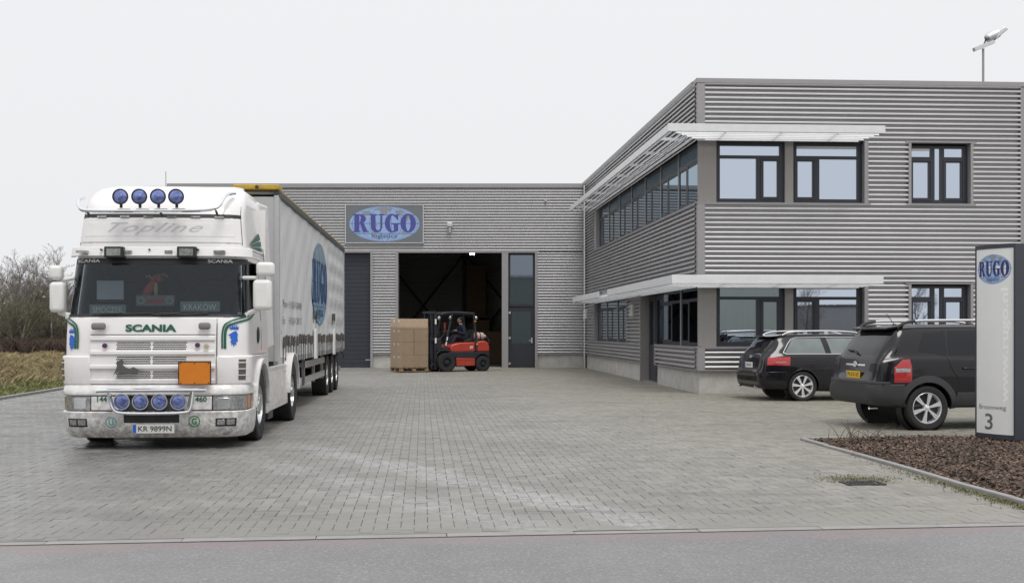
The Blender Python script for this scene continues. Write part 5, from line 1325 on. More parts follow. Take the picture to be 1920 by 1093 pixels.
# ================================================================= TRAILER
RO_ = R(3.7); TRO = Vector((-5.17, 19.22, 0))
tr = thing('curtain_trailer', 'long grey curtain sided trailer with a faded blue globe and yellow roof edge', 'trailer', TRO, RO_)
rt = M('trailer_curtain', (.64, .645, .65), .48, 0, var=.07, vs=1.3, bump=.1, bs=5, dirt=.5, stretch=(1, 1, .35))
HX, ZB, ZT, LN = 1.275, 1.12, 3.80, 13.6
rnd = random.Random(9)
ph = [rnd.uniform(0, 6) for _ in range(6)]
def curt(y, z, o=0.0):
    f = .007 * sin(y * 9.3 + ph[0]) * (0.4 + .6 * sin(z * 1.1)) + .005 * sin(y * 21 + ph[1] + z) + .005 * sin(z * 3 + y * 2.2)
    f += .012 * sin(z * 14) * max(0, min(1, (y - 8.6) / 1.0)) + .006 * sin(y * 5 - z * 7 + ph[2])
    return (HX + f + o, y, z)
def rear(y): return 1.0
mb = MB(); mb.grid(lambda y, z, o: curt(y, z, o), [.14 + (LN - .26) * i / 260 for i in range(261)], [ZB + (ZT - ZB) * i / 40 for i in range(41)])
mb.build('curtain_side', rt, tr, smooth=60)
MB().box(-HX - .01, -HX + .02, .1, LN, ZB, ZT).build('curtain_side', rt, tr, smooth=0)
tgrey = M('trailer_grey', (.46, .47, .47), .45, .1, var=.06, vs=3, dirt=.3)
MB().box(-HX, HX, 0, .08, ZB - .05, ZT).build('front_wall', tgrey, tr, smooth=0)
MB().box(HX - .05, HX + .03, -.02, .15, ZB - .06, ZT + .02).build('corner_post', tgrey, tr, smooth=0, bevel=.01); MB().box(-HX - .03, -HX + .05, -.02, .15, ZB - .06, ZT + .02).build('corner_post', tgrey, tr, smooth=0, bevel=.01)
MB().box(HX - .04, HX + .035, LN - .13, LN + .02, ZB - .06, ZT).build('corner_post', tgrey, tr, smooth=0); MB().box(-HX, HX, LN - .05, LN, ZB, ZT).build('rear_doors', tgrey, tr, smooth=0)
tarp = M('roof_tarp', (.45, .45, .44), .6, var=.1)
MB().box(-HX, HX, .1, LN, ZT + .05, ZT + .08).build('roof', tarp, tr, smooth=0)
MB().box(HX - .06, HX + .045, .0, LN + .02, ZT, ZT + .11).build('top_rail', M('rail_dark', (.075, .08, .085), .5, .3, var=.15, vs=4), tr, smooth=0, bevel=.01)
yel = M('weathered_yellow', (.46, .30, .045), .6, 0, var=.35, vs=5)
MB().box(HX - .05, HX + .035, .0, LN + .02, ZT + .111, ZT + .135).build('roof_edge', yel, tr, smooth=0)
MB().box(.55, HX + .04, -.06, .35, ZT + .112, ZT + .20).build('roof_bow', yel, tr, smooth=0, bevel=.02)
MB().lathe([(.001, -.075), (.03, -.07), (.03, -.05)], (.95, 0, ZT + .155), 'y', 10).build('bolt', darksteel_m, tr)
decalblue = M('decal_blue', (.20, .36, .50), .5, 0, var=.12, vs=2); decalnavy = M('decal_navy', (.03, .06, .17), .5, var=.2, vs=3)
def cf(yc, zc): return lambda x, z, o: (HX + .0195 + o, yc + x, zc + z)
rugo_logo(cf(6.9, 2.62), 3.4, 1.82, tr, decalnavy, decalblue, step=.002, seed=5, lm=decalnavy)
ink = M('curtain_ink', (.07, .075, .085), .6)
lettering('Phone  +31 (0)341 284 984', lambda x, y: (HX + .021, 1.95 + x, 2.03 + y), ink, tr, 'phone_lettering', fit=(2.75, .17))
lettering('Fax      +31 (0)341 284 713', lambda x, y: (HX + .021, 1.95 + x, 1.74 + y), ink, tr, 'fax_lettering', fit=(2.75, .17))
lettering('6', lambda x, y: (HX + .021, .42 + x, 1.56 + y), ink, tr, 'small_numeral', fit=(.06, .09))
# curtain straps with buckles
strm = M('strap_dark', (.06, .055, .05), .8, var=.3, vs=20)
def strap(y, z0, z1, lab=None):
    st = MB(); st.box(HX + .020, HX + .030, y - .022, y + .022, z0, z1)
    o = st.build('strap', strm, tr, smooth=0)
    MB().box(HX + .031, HX + .055, y - .05, y + .05, z1 - .17, z1 + .02).build('buckle', M('buckle_steel', (.13, .12, .11), .5, .4, var=.3, vs=20), o, smooth=0, bevel=.012)
yy = .55; k = 0
while yy < LN - .3:
    if not (5.35 < yy < 6.1 or 9.9 < yy < 10.5): strap(yy + rnd.uniform(-.03, .03), ZB - .10, ZB + .36 + rnd.uniform(-.02, .03))
    yy += .36 + .14 * (k % 5 == 4); k += 1
for y0 in (5.45, 6.0, 9.95, 10.4): strap(y0, ZB + .62, ZB + .88)
for y0 in (5.72, 10.2): MB().box(HX + .02, HX + .07, y0 - .16, y0 + .16, ZB - .14, ZB + .5).build('post_lock', paintw2_m, tr, smooth=0, bevel=.01)
MB().tube([(HX + .05, .5 + .2 * k, ZB + .17 + .03 * sin(k * 1.1) + .01 * k) for k in range(20)], .008, 5).build('customs_cable', black_m, tr)
MB().box(HX - .06, HX + .012, .0, LN, ZB - .10, ZB - .003).build('side_rail', tgrey, tr, smooth=0)
MB().box(-HX, HX - .07, .02, LN, ZB - .12, ZB - .02).build('floor_frame', darksteel_m, tr, smooth=0)
for s in (-1, 1):
    MB().box(s * .5 - .06, s * .5 + .06, 1.2, LN - .3, .78, ZB - .121).build('chassis_beam', darksteel_m, tr, smooth=0)
    MB().box(s * .85 - .07, s * .85 + .07, 3.9, 4.05, .12, ZB - .121).build('landing_leg', darksteel_m, tr, smooth=0); MB().box(s * .85 - .13, s * .85 + .13, 3.85, 4.1, .02, .12).build('landing_foot', darksteel_m, tr, smooth=0)
    for k in range(3):
        wheel(tr, (s * 1.06, 9.35 + k * 1.31, .50), .50, .36, .28, -1, kind='truck', name='trailer_wheel').rotation_euler = (0, 0, R(90) * s)
    for z in (.50, .82):
        MB().box(*sorted((s * 1.20, s * 1.235)), 4.6, 8.6, z, z + .14).build('side_guard', alu_m, tr, smooth=0, bevel=.01)
    for y in (4.65, 6.6, 8.5): MB().box(*sorted((s * 1.14, s * 1.199)), y, y + .08, .45, ZB - .12).build('guard_post', alu_m, tr, smooth=0)
    MB().box(s * .9 - .3, s * .9 + .3, 12.75, 12.77, .3, .95).build('mud_flap', rubber_m, tr, smooth=0)
for k in range(3): MB().bar((-.95, 9.35 + k * 1.31, .5), (.95, 9.35 + k * 1.31, .5), .14, .14).build('axle', darksteel_m, tr, smooth=0)
MB().box(-1.2, 1.2, LN - .12, LN, .45, .58).build('rear_bumper', tgrey, tr, smooth=0)
MB().box(-.45, .45, 4.3, 8.8, .55, .95).build('pallet_box', darksteel_m, tr, smooth=0)
MB().tube([(HX - .05, LN - .2, ZB - .1), (HX + .02, LN + .05, ZB - .25), (HX - .02, LN + .2, ZB - .3)], .02, 6).build('loose_strap', strm, tr)
# ================================================================= CARS
from mathutils.bvhtree import BVHTree
def pchip(xs, ys):
    xs, ys = np.array(xs, float), np.array(ys, float); h = np.diff(xs); d = np.diff(ys) / h; m = np.zeros(len(xs))
    for i in range(1, len(xs) - 1):
        if d[i - 1] * d[i] > 0: m[i] = 2 * d[i - 1] * d[i] / (d[i - 1] + d[i])
    m[0], m[-1] = d[0], d[-1]
    def f(x):
        x = min(max(x, xs[0]), xs[-1]); i = int(min(max(np.searchsorted(xs, x) - 1, 0), len(h) - 1)); t = (x - xs[i]) / h[i]
        return float((2 * t ** 3 - 3 * t ** 2 + 1) * ys[i] + (t ** 3 - 2 * t ** 2 + t) * h[i] * m[i] + (-2 * t ** 3 + 3 * t ** 2) * ys[i + 1] + (t ** 3 - t ** 2) * h[i] * m[i + 1])
    return f
def car_body(st, xsamp, arch_r, axles, paint, parent, ring=None, wz=.33):
    cols = list(zip(*st)); F = [pchip(cols[0], c) for c in cols[1:]]
    def sec(x):
        zb, zt, zr, wb, wr = [f(x) for f in F]
        mid = (zb + zt) / 2
        return [(0, zb), (.55 * wb, zb), (.86 * wb, zb + .01), (.975 * wb, zb + .07), (wb, zb + .20), (wb * 1.0, mid + .05), (.99 * wb, zt - .15), (.965 * wb, zt - .05), (.93 * wb, zt), (.93 * wb * .6 + wr * .4, zt * .6 + zr * .4), (wr + .02, zr - .10), (wr * .95, zr - .035), (wr * .75, zr - .008), (wr * .4, zr), (0, zr + .004)]
    rows = []
    for x in xsamp:
        s = sec(x); idx = list(range(len(s))); fy = pchip(idx, [p[0] for p in s]); fz = pchip(idx, [p[1] for p in s])
        h = [(fy(i / 3), fz(i / 3)) for i in range(3 * (len(s) - 1) + 1)]
        rows.append([(x, -y, z) for y, z in h] + [(x, y, z) for y, z in h[-2:0:-1]])
    n = len(rows[0]); mb = MB()
    mb.v = [p for r_ in rows for p in r_]
    mb.fc = [(i * n + k, i * n + (k + 1) % n, (i + 1) * n + (k + 1) % n, (i + 1) * n + k) for i in range(len(rows) - 1) for k in range(n)] + [tuple(range(n)), tuple(range((len(rows) - 1) * n, len(rows) * n))]
    body = mb.build('body', paint, parent, smooth=40)
    me = body.data; bm = bmesh.new(); bm.from_mesh(me); bvh = BVHTree.FromBMesh(bm); bm.free()
    cut = MB()
    for ax in axles:
        for s in (-1, 1): cut.prism([(ax + arch_r * cos(2 * pi * k / 40), wz + arch_r * sin(2 * pi * k / 40)) for k in range(40)], *sorted((s * .62, s * 1.2)))
    co = cut.build('cutter', black_m, parent, smooth=0)
    md = body.modifiers.new('arch', 'BOOLEAN'); md.operation = 'DIFFERENCE'; md.object = co; md.solver = 'EXACT'
    dg = bpy.context.evaluated_depsgraph_get(); dg.update()
    nm = bpy.data.meshes.new_from_object(body.evaluated_get(dg)); body.modifiers.clear(); nm.name = 'body'; body.data = nm
    nm.materials.clear(); nm.materials.append(paint); nm.shade_smooth(); nm.set_sharp_from_angle(angle=R(38)); bpy.data.objects.remove(co)
    for ax in axles:
        for s in (-1, 1): MB().lathe([(arch_r - .005, s * .60), (arch_r - .004, s * (wz * 0 + .80))], (ax, 0, wz), 'y', 30).lathe([(.001, s * .60), (arch_r, s * .60)], (ax, 0, wz), 'y', 30).build('wheel_well', black_m, parent, recalc=False)
    def cast(o, d):
        h, nrm, i, dist = bvh.ray_cast(Vector(o), Vector(d).normalized(), 8)
        if h is None: return None
        if nrm.dot(Vector(d)) > 0: nrm = -nrm
        return h, nrm
    def pt(mode, a, b, off):
        if mode == 'rear': r_ = cast((-4, a, b), (1, 0, 0))
        elif mode == 'right': r_ = cast((a, -4, b), (0, 1, 0))
        elif mode == 'left': r_ = cast((a, 4, b), (0, -1, 0))
        elif mode == 'top': r_ = cast((a, b, 4), (0, 0, -1))
        elif mode == 'round':                      # a = degrees round a vertical axis near the tail, 180 = straight back
            c = Vector((.1, 0, b)); d = Vector((cos(R(a)), sin(R(a)), 0)); r_ = cast(c + d * 5, -d)
        if r_ is None: return None
        return r_[0] + r_[1] * off
    def patch_(mode, corners, off, name, mat, nu=12, nv=8, th=.012, par=None, bev=0, poly=None):
        """corners: lower left, lower right, upper right, upper left in the view's own plane"""
        c = [Vector((p[0], p[1], 0)) for p in corners]
        last = [None]
        def f(u, v, o):
            q = (c[0] * (1 - u) + c[1] * u) * (1 - v) + (c[3] * (1 - u) + c[2] * u) * v
            p = pt(mode, q.x, q.y, off + o)
            if p is None: p = last[0] or Vector((0, 0, 0))
            last[0] = p; return tuple(p)
        return MB().grid(f, [i / nu for i in range(nu + 1)], [j / nv for j in range(nv + 1)], th=th).build(name, mat, par or parent, smooth=40, bevel=bev)
    def line(mode, pts, off, r_, name, mat, par=None, n=8, step=10):
        P = []
        for a, b in zip(pts[:-1], pts[1:]):
            for k in range(step):
                t = k / step; q = pt(mode, a[0] + (b[0] - a[0]) * t, a[1] + (b[1] - a[1]) * t, off)
                if q is not None: P.append(q)
        q = pt(mode, *pts[-1], off)
        if q is not None: P.append(q)
        return MB().tube(P, r_, n).build(name, mat, par or parent)
    return body, patch_, line, pt
carpaint = M('black_car_paint', (.008, .0075, .010), .16, 0, var=.10, vs=3, coat=.5, dirt=.05, spec=.2)
carglass = M('car_glass', (.010, .011, .014), .03, 0, coat=0, spec=.35)
carglass_l = M('car_glass_light', (.12, .15, .145), .05, .35, coat=1, spec=.9, var=.25, vs=2)
redl = M('red_lamp', (.42, .010, .012), .12, 0, var=.35, vs=30, coat=1); redd = M('red_lamp_dark', (.25, .006, .008), .15, coat=1)
greyplast = M('grey_plastic', (.036, .036, .039), .6, 0, var=.1, vs=6, bump=.05, bs=200)
rimlight = M('rim_silver', (.80, .80, .82), .35, .6, var=.05)
satin = M('satin_silver', (.68, .68, .70), .28, .85)
def frange(a, b, s):
    out = []; x = a
    while x < b - 1e-6: out.append(x); x += s
    return out + [b]
# ---- estate
est = thing('estate_car', 'black estate car with silver roof rails parked against the office wall', 'car', (6.40, 26.98, 0), R(8.4))
st = [(-.985, .46, .58, .62, .66, .50), (-.97, .38, .60, .66, .76, .54), (-.93, .32, .66, .74, .83, .58), (-.895, .30, .84, .93, .855, .62), (-.86, .28, .97, 1.055, .87, .64), (-.70, .26, 1.02, 1.25, .89, .64), (-.53, .25, 1.045, 1.435, .90, .64), (-.42, .24, 1.05, 1.475, .905, .635), (0, .22, 1.05, 1.505, .91, .63),
      (.9, .20, 1.04, 1.515, .91, .63), (1.6, .20, 1.02, 1.49, .91, .61), (2.0, .20, 1.01, 1.42, .905, .58), (2.75, .20, .98, 1.04, .90, .66), (3.2, .22, .88, .96, .88, .70), (3.55, .26, .72, .80, .82, .66), (3.68, .34, .56, .60, .70, .5)]
xs_ = sorted(set([-.985, -.978, -.97, -.955, -.94, -.93, -.91, -.895, -.88, -.86] + frange(-.84, 3.4, .06) + frange(3.4, 3.68, .035)))
body, cp, cl, cpt = car_body(st, xs_, .365, (0, 2.68), carpaint, est, wz=.335)
for ax in (0, 2.68):
    for s in (-1, 1): wheel(est, (ax, s * .79, .335), .335, .235, .248, s, spokes=7, rim_mat=rimlight)
for s, md in ((-1, 'right'), (1, 'left')):
    cp(md, [(-.40, 1.075), (.56, 1.07), (.50, 1.405), (-.16, 1.40)], .003, 'side_window', carglass_l)
    cp(md, [(.70, 1.07), (1.42, 1.06), (1.40, 1.41), (.64, 1.41)], .003, 'side_window', carglass_l); cp(md, [(1.52, 1.06), (2.50, 1.04), (1.98, 1.37), (1.50, 1.40)], .003, 'side_window', carglass_l)
    cl(md, [(2.5, 1.025), (1.2, 1.05), (.2, 1.055), (-.38, 1.055), (-.44, 1.085), (-.30, 1.28), (-.20, 1.38), (-.08, 1.42), (.5, 1.432), (1.4, 1.432), (1.95, 1.385), (2.5, 1.06)], .006, .011, 'window_trim', satin)
    for pts in ([(.60, 1.05), (.62, .80), (.52, .70), (.44, .55)], [(1.47, 1.04), (1.48, .32)], [(-.85, .90), (.1, .92), (1.6, .90), (2.8, .86)]): cl(md, pts, .0015, .0035, 'panel_gap', black_m, n=4)
    q = cpt(md, .88, .90, .02)
    if q: MB().box(q.x - .11, q.x + .11, q.y - .014, q.y + .014, q.z - .018, q.z + .018).build('door_handle', carpaint, est, bevel=.012)
    # roof rails
    rr_ = [Vector((-.38 + .0, s * .60, 1.475)), Vector((-.25, s * .605, 1.535)), Vector((.0, s * .605, 1.563)), Vector((.7, s * .60, 1.575)), Vector((1.3, s * .59, 1.55)), Vector((1.62, s * .575, 1.485))]
    rail = MB().tube(smoothpts(rr_, 6), .021, 8).build('roof_rail', satin, est)
    MB().box(.62, .72, s * .60 - .018, s * .60 + .018, 1.49, 1.57).build('rail_foot', satin, rail, smooth=0, bevel=.008)
    # lip round the wheel arch
    for ax in (0, 2.68):
        P = [cpt(md, ax + .378 * cos(t), .335 + .378 * sin(t), .004) for t in [R(-5 + 190 * k / 24) for k in range(25)]]; P = [p for p in P if p is not None]
        MB().tube(P, .014, 6).build('arch_lip', carpaint, est)
    cp('round', [(180 - s * 43, .81) if s > 0 else (180 + 43, .81), (180 - s * 66, .80), (180 - s * 66, .99), (180 - s * 43, .98)], .006, 'tail_lamp', redl, 10, 5, th=.02, bev=.004)
    cp('round', [(180 - s * 50, .862), (180 - s * 61, .866), (180 - s * 61, .885), (180 - s * 50, .88)], .010, 'reverse_lens', lensm, 5, 2, th=.01)
cp('rear', [(-.60, 1.085), (.60, 1.085), (.50, 1.40), (-.50, 1.40)], .003, 'rear_window', carglass)
sp_ = MB(); sp_.add([(-.62, -.60, 1.455), (-.30, -.60, 1.49), (-.30, .60, 1.49), (-.62, .60, 1.455), (-.62, -.60, 1.435), (-.30, -.60, 1.45), (-.30, .60, 1.45), (-.62, .60, 1.435)], [(0, 1, 2, 3), (4, 5, 6, 7), (0, 1, 5, 4), (1, 2, 6, 5), (2, 3, 7, 6), (3, 0, 4, 7)])
sp_.build('roof_spoiler', carpaint, est, smooth=0, bevel=.008)
cl('rear', [(.0, 1.06), (-.22, 1.10), (-.42, 1.10)], .02, .011, 'rear_wiper', black_m)
for y in (-.06, -.02, .02, .06):
    q = cpt('rear', y, .99, .010)
    MB().tube([q + Vector((0, .024 * cos(a), .024 * sin(a))) for a in [2 * pi * k / 14 for k in range(15)]], .005, 5).build('ring_badge', chrome_m, est)
q = cpt('rear', 0, .80, .012); qx = q.x - .01
plate(est, lambda x, y, o: (qx - o - y * .0, -x, .80 + y), .50, .125, None, plwhite, black_film)
for k in range(6): MB().box(qx - .0105, qx - .009, .13 - k * .055 - .012, .13 - k * .055 + .012, .775, .825).build('plate_mark', ink, est, smooth=0)
cl('rear', [(-.62, .70), (0, .695), (.62, .70)], .0, .004, 'panel_gap', black_m)
cp('round', [(118, .56), (242, .56), (242, .66), (118, .66)], .012, 'rear_bumper', carpaint, 26, 3, th=.03, bev=.008)
cp('round', [(140, .27), (220, .27), (220, .36), (140, .36)], .004, 'diffuser', greyplast, 16, 3, th=.02)
for y in (-.52, .52): MB().lathe([(.028, -.93), (.036, -.99), (.032, -.99), (.026, -.95), (.001, -.95)], (0, y, .31), 'x', 14).build('exhaust_pipe', chrome_m, est, recalc=False)
MB().tube([(-.2, .0, 1.49), (-.26, 0, 1.60)], .005, 5).build('aerial', black_m, est)
# ---- suv
suv = thing('suv', 'black off roader with grey bumpers and a yellow number plate parked behind the sign pylon', 'car', (6.44, 19.30, 0), R(9.5))
st = [(-.86, .50, .66, .72, .72, .60), (-.845, .44, .68, .78, .80, .63), (-.80, .42, .80, .90, .845, .66), (-.765, .40, 1.00, 1.08, .865, .68), (-.74, .40, 1.10, 1.17, .875, .69), (-.55, .38, 1.15, 1.45, .885, .68), (-.43, .37, 1.17, 1.60, .89, .67), (-.32, .36, 1.18, 1.655, .895, .665), (0, .34, 1.18, 1.675, .90, .66),
      (.9, .34, 1.16, 1.685, .90, .66), (1.5, .34, 1.14, 1.66, .90, .64), (1.85, .34, 1.13, 1.58, .90, .62), (2.45, .34, 1.10, 1.16, .89, .68), (2.95, .36, 1.00, 1.08, .87, .70), (3.3, .38, .86, .92, .82, .66), (3.45, .44, .66, .70, .70, .5)]
xs_ = sorted(set([-.86, -.855, -.845, -.83, -.815, -.80, -.785, -.765, -.75, -.74] + frange(-.72, 3.2, .06) + frange(3.2, 3.45, .035)))
body, cp, cl, cpt = car_body(st, xs_, .405, (0, 2.63), carpaint, suv, wz=.355)
for ax in (0, 2.63):
    for s in (-1, 1): wheel(suv, (ax, s * .785, .355), .355, .235, .250, s, spokes=6, rim_mat=rimlight)
for s, md in ((-1, 'right'), (1, 'left')):
    cp(md, [(-.12, 1.25), (.34, 1.19), (.40, 1.565), (.02, 1.54)], .003, 'quarter_window', carglass)
    cp(md, [(.40, 1.19), (1.36, 1.18), (1.34, 1.58), (.46, 1.575)], .003, 'side_window', carglass); cp(md, [(1.46, 1.18), (2.25, 1.15), (1.80, 1.50), (1.44, 1.57)], .003, 'side_window', carglass)
    for pts in ([(.36, 1.60), (.36, 1.17), (.40, 1.0), (.52, .82), (.56, .5)], [(1.41, 1.60), (1.41, .45)], [(-.72, 1.13), (-.5, 1.15), (-.48, 1.22), (-.30, 1.60)], [(.30, 1.175), (.8, 1.165), (1.5, 1.155), (2.4, 1.12)]): cl(md, pts, .0015, .006, 'panel_gap', black_m, n=4)
    q = cpt(md, .72, .98, .02)
    if q: MB().box(q.x - .12, q.x + .12, q.y - .016, q.y + .016, q.z - .014, q.z + .014).build('door_handle', carpaint, suv, bevel=.010)
    rr_ = [Vector((-.40, s * .66, 1.63)), Vector((-.28, s * .665, 1.70)), Vector((-.10, s * .665, 1.735)), Vector((.2, s * .66, 1.745)), Vector((1.2, s * .65, 1.745)), Vector((1.6, s * .64, 1.70)), Vector((1.7, s * .63, 1.66))]
    P = smoothpts(rr_, 6); rail = MB().tube(P[:13], .026, 8).build('roof_rail', greyplast, suv); MB().tube(P[-8:], .026, 8).build('rail_foot', greyplast, rail); MB().tube(P[12:-7], .021, 8).build('rail_bar', satin, rail)
    # plastic flares and sill
    for ax in (0, 2.63):
        def fl_(t, v, o, ax=ax, md=md):
            a = R(-8 + 196 * t); r_ = .412 + .105 * v; p = cpt(md, ax + r_ * cos(a), max(.355 + r_ * sin(a), .36), .030 - .016 * v + o)
            return tuple(p) if p is not None else (ax, s * .9, .4)
        MB().grid(fl_, [i / 28 for i in range(29)], [0, .5, 1], th=.03).build('arch_flare', greyplast, suv, smooth=50)
    cp(md, [(.46, .40), (2.18, .40), (2.14, .60), (.50, .60)], .022, 'sill_cladding', greyplast, 14, 4, th=.03, bev=.006)
    cp('round', [(180 - s * 53, .76), (180 - s * 67.5, .76), (180 - s * 67.5, 1.00), (180 - s * 53, 1.00)], .008, 'tail_lamp', redl, 8, 6, th=.02, bev=.004)
    cp('round', [(180 - s * 53, 1.00), (180 - s * 67.5, 1.00), (180 - s * 65.5, 1.13), (180 - s * 59, 1.12)], .008, 'tail_lamp', redl, 6, 5, th=.02)
    cp('round', [(180 - s * 54, .925), (180 - s * 66, .925), (180 - s * 66, .985), (180 - s * 54, .985)], .012, 'reverse_lens', lensm, 6, 3, th=.01)
    cp('round', [(180 - s * 54, .78), (180 - s * 66, .78), (180 - s * 66, .80), (180 - s * 54, .80)], .012, 'lamp_band', redd, 6, 1, th=.01)
cp('rear', [(-.66, 1.19), (.66, 1.19), (.56, 1.565), (-.56, 1.565)], .003, 'rear_window', carglass)
sp_ = MB(); sp_.add([(-.56, -.60, 1.625), (-.28, -.64, 1.67), (-.28, .64, 1.67), (-.56, .60, 1.625), (-.55, -.60, 1.595), (-.28, -.64, 1.63), (-.28, .64, 1.63), (-.55, .60, 1.595)], [(0, 1, 2, 3), (4, 5, 6, 7), (0, 1, 5, 4), (1, 2, 6, 5), (2, 3, 7, 6), (3, 0, 4, 7)])
sp_.build('roof_spoiler', carpaint, suv, smooth=0, bevel=.01)
cl('rear', [(-.02, 1.18), (.14, 1.235), (.40, 1.245)], .025, .014, 'rear_wiper', black_m)
cp('rear', [(-.34, 1.008), (.34, 1.008), (.34, 1.034), (-.34, 1.034)], .012, 'chrome_strip', chrome_m, 14, 2, th=.012)
q = cpt('rear', 0, 1.03, .02)
mb = MB().tube([q + Vector((0, .058 * cos(a), .040 * sin(a))) for a in [2 * pi * k / 18 for k in range(19)]], .008, 6)
mb.tube([q + Vector((0, .022, -.028)), q + Vector((0, .032, .028))], .008, 5).tube([q + Vector((0, -.032, -.028)), q + Vector((0, -.022, .028))], .008, 5).tube([q + Vector((0, .026, -.006)), q + Vector((0, -.026, .006))], .008, 5)
mb.build('oval_badge', chrome_m, suv)
q = cpt('rear', 0, .865, .014); qx = q.x - .008
plate(suv, lambda x, y, o: (qx - o, -x, .865 + y), .52, .115, '79-XV-VS', plyellow, black_film)
cp('round', [(119, .36), (241, .36), (241, .735), (119, .735)], .030, 'rear_bumper', greyplast, 34, 6, th=.05, bev=.012)
cp('round', [(130, .73), (230, .73), (230, .775), (130, .775)], .034, 'bumper_step', greyplast, 24, 2, th=.06, bev=.008)
cp('round', [(122, .28), (238, .28), (238, .42), (122, .42)], -.02, 'lower_valance', black_m, 24, 3, th=.03)
MB().lathe([(.02, -.66), (.026, -.80), (.022, -.80), (.001, -.78)], (0, -.50, .34), 'x', 14).build('exhaust_pipe', chrome_m, suv, recalc=False)
MB().tube([(-.10, .0, 1.68), (-.24, 0, 1.86)], .006, 5).lathe([(.001, 1.70), (.03, 1.69), (.035, 1.67)], (-.1, 0, 0), 'z', 10).build('aerial', black_m, suv)
MB().bar((0, -.7, .33), (0, .7, .33), .09, .09).build('rear_axle', darksteel_m, suv, smooth=0)
MB().bar((0, -.7, .31), (0, .7, .31), .08, .08).build('rear_axle', darksteel_m, est, smooth=0)

# ================================================================= FORKLIFT
fa = R(28)
FPOS = Vector(((836 - 960) / 2180 * 44.75 + .55 * sin(fa) * 0, 44.75, 0))
near = .55
# origin under the middle of the front axle; local x towards the rear (right), y away from the camera
FO = FPOS + Vector((-sin(fa), cos(fa), 0)) * near
fk = thing('forklift', 'red and black forklift carrying a pallet of cartons out of the hall', 'forklift', FO, fa)
fred = M('forklift_red', (.46, .055, .035), .32, 0, var=.12, vs=4, coat=.3); fblk = M('forklift_black', (.028, .030, .038), .5, .1, var=.15, vs=6)
def prof(poly, y0, y1, name, mat, bev=.02, par=fk): return MB().prism(poly, y0, y1).build(name, mat, par, smooth=35, bevel=bev, seg=3)
prof([(.22, .76), (.21, .95), (.30, 1.05), (.62, 1.12), (1.26, 1.13), (1.28, .76)], -.52, .52, 'hood', fred, .05)
prof([(1.36, .77), (1.36, 1.16), (1.70, 1.18), (1.84, 1.12), (1.90, .95), (1.90, .77)], -.53, .53, 'counterweight', fred, .05)
prof([(.16, .55), (.16, .76), (1.90, .765), (1.90, .50), (1.84, .34), (1.86, .55), (1.70, .66), (1.50, .66), (1.34, .56), (1.30, .50)], -.53, .53, 'chassis', fblk, .02)
prof([(1.86, .35), (1.90, .5), (1.90, .7), (1.80, .7)], -.5, .5, 'tail_block', fblk, .01)
prof([(.47, .22), (.45, .54), (1.27, .54), (1.26, .22)], -.525, .525, 'side_tank', fred, .02)
MB().box(.46, 1.265, -.528, -.524, .44, .45).build('tank_line', fblk, fk, smooth=0)
MB().box(.3, 1.3, -.35, .35, .2, .6).build('frame_block', fblk, fk, smooth=0)
prof([(-.34, .80), (-.34, .84), (.20, .84), (.24, .80)], -.53, .53, 'floor_plate', fblk, .01)
prof([(-.32, .84), (-.28, 1.25), (-.12, 1.30), (-.10, .84)], -.40, .40, 'dash_panel', fblk, .02)
for s in (-1, 1):
    MB().tube([(-.04, s * .50, .84), (.30, s * .48, 2.24)], .042, 8).build('front_pillar', fblk, fk); MB().tube([(1.33, s * .50, .80), (1.33, s * .50, 1.15), (1.23, s * .48, 2.24)], .045, 8).build('rear_pillar', fblk, fk)
    wheel(fk, (0, s * .55, .365), .365, .26, .20, s, kind='truck', rim_mat=fblk); wheel(fk, (1.59, s * .50, .30), .30, .20, .16, s, kind='truck', rim_mat=fblk)
    MB().tube(smoothpts([Vector((-.42, s * .5, .5)), Vector((-.30, s * .5, .76)), Vector((0, s * .5, .80)), Vector((.30, s * .5, .70)), Vector((.40, s * .5, .5))], 4), .02, 6).build('mudguard', fblk, fk)
gd = MB(); gd.tube([(.30, -.48, 2.24), (.30, .48, 2.24)], .04, 8).tube([(1.23, -.48, 2.24), (1.23, .48, 2.24)], .04, 8)
gd.tube(smoothpts([Vector((-.16, -.48, 2.20)), Vector((.05, -.48, 2.27)), Vector((.6, -.48, 2.29)), Vector((1.24, -.48, 2.25))], 4), .035, 8).tube(smoothpts([Vector((-.16, .48, 2.20)), Vector((.05, .48, 2.27)), Vector((.6, .48, 2.29)), Vector((1.24, .48, 2.25))], 4), .035, 8)
gd.tube([(-.16, -.48, 2.20), (-.16, .48, 2.20)], .03, 8)
g_ = gd.build('overhead_guard', fblk, fk)
for k in range(6): MB().bar((-.14, -.36 + k * .145, 2.25), (1.22, -.36 + k * .145, 2.27), .04, .03).build('guard_bar', fblk, g_, smooth=0)
for s in (-1, 1):
    MB().box(-.42, -.32, s * .36 - .05, s * .36 + .05, .08, 2.30).build('mast_channel', fblk, fk, smooth=0, bevel=.008); MB().box(-.54, -.44, s * .29 - .04, s * .29 + .04, .08, 2.33).build('inner_mast', fblk, fk, smooth=0, bevel=.008)
    MB().tube([(-.38, s * .24, .2), (-.38, s * .24, 2.1)], .035, 8).build('lift_cylinder', darksteel_m, fk)
    MB().box(-.68, -.62, s * .30 - .06, s * .30 + .06, .04, .60).box(-1.72, -.62, s * .30 - .06, s * .30 + .06, .045, .085).build('fork', darksteel_m, fk, smooth=0)
for z in (.25, 1.2, 2.24): MB().box(-.56, -.34, -.40, .40, z, z + .09).build('mast_crossbar', fblk, fk, smooth=0)
cr = MB().box(-.62, -.56, -.48, .48, .18, .28).box(-.62, -.56, -.48, .48, .52, .62).build('fork_carriage', fblk, fk, smooth=0)
for k in range(5): MB().box(-.62, -.58, -.44 + k * .215, -.41 + k * .215, .62, 1.35).build('load_guard_bar', fblk, cr, smooth=0)
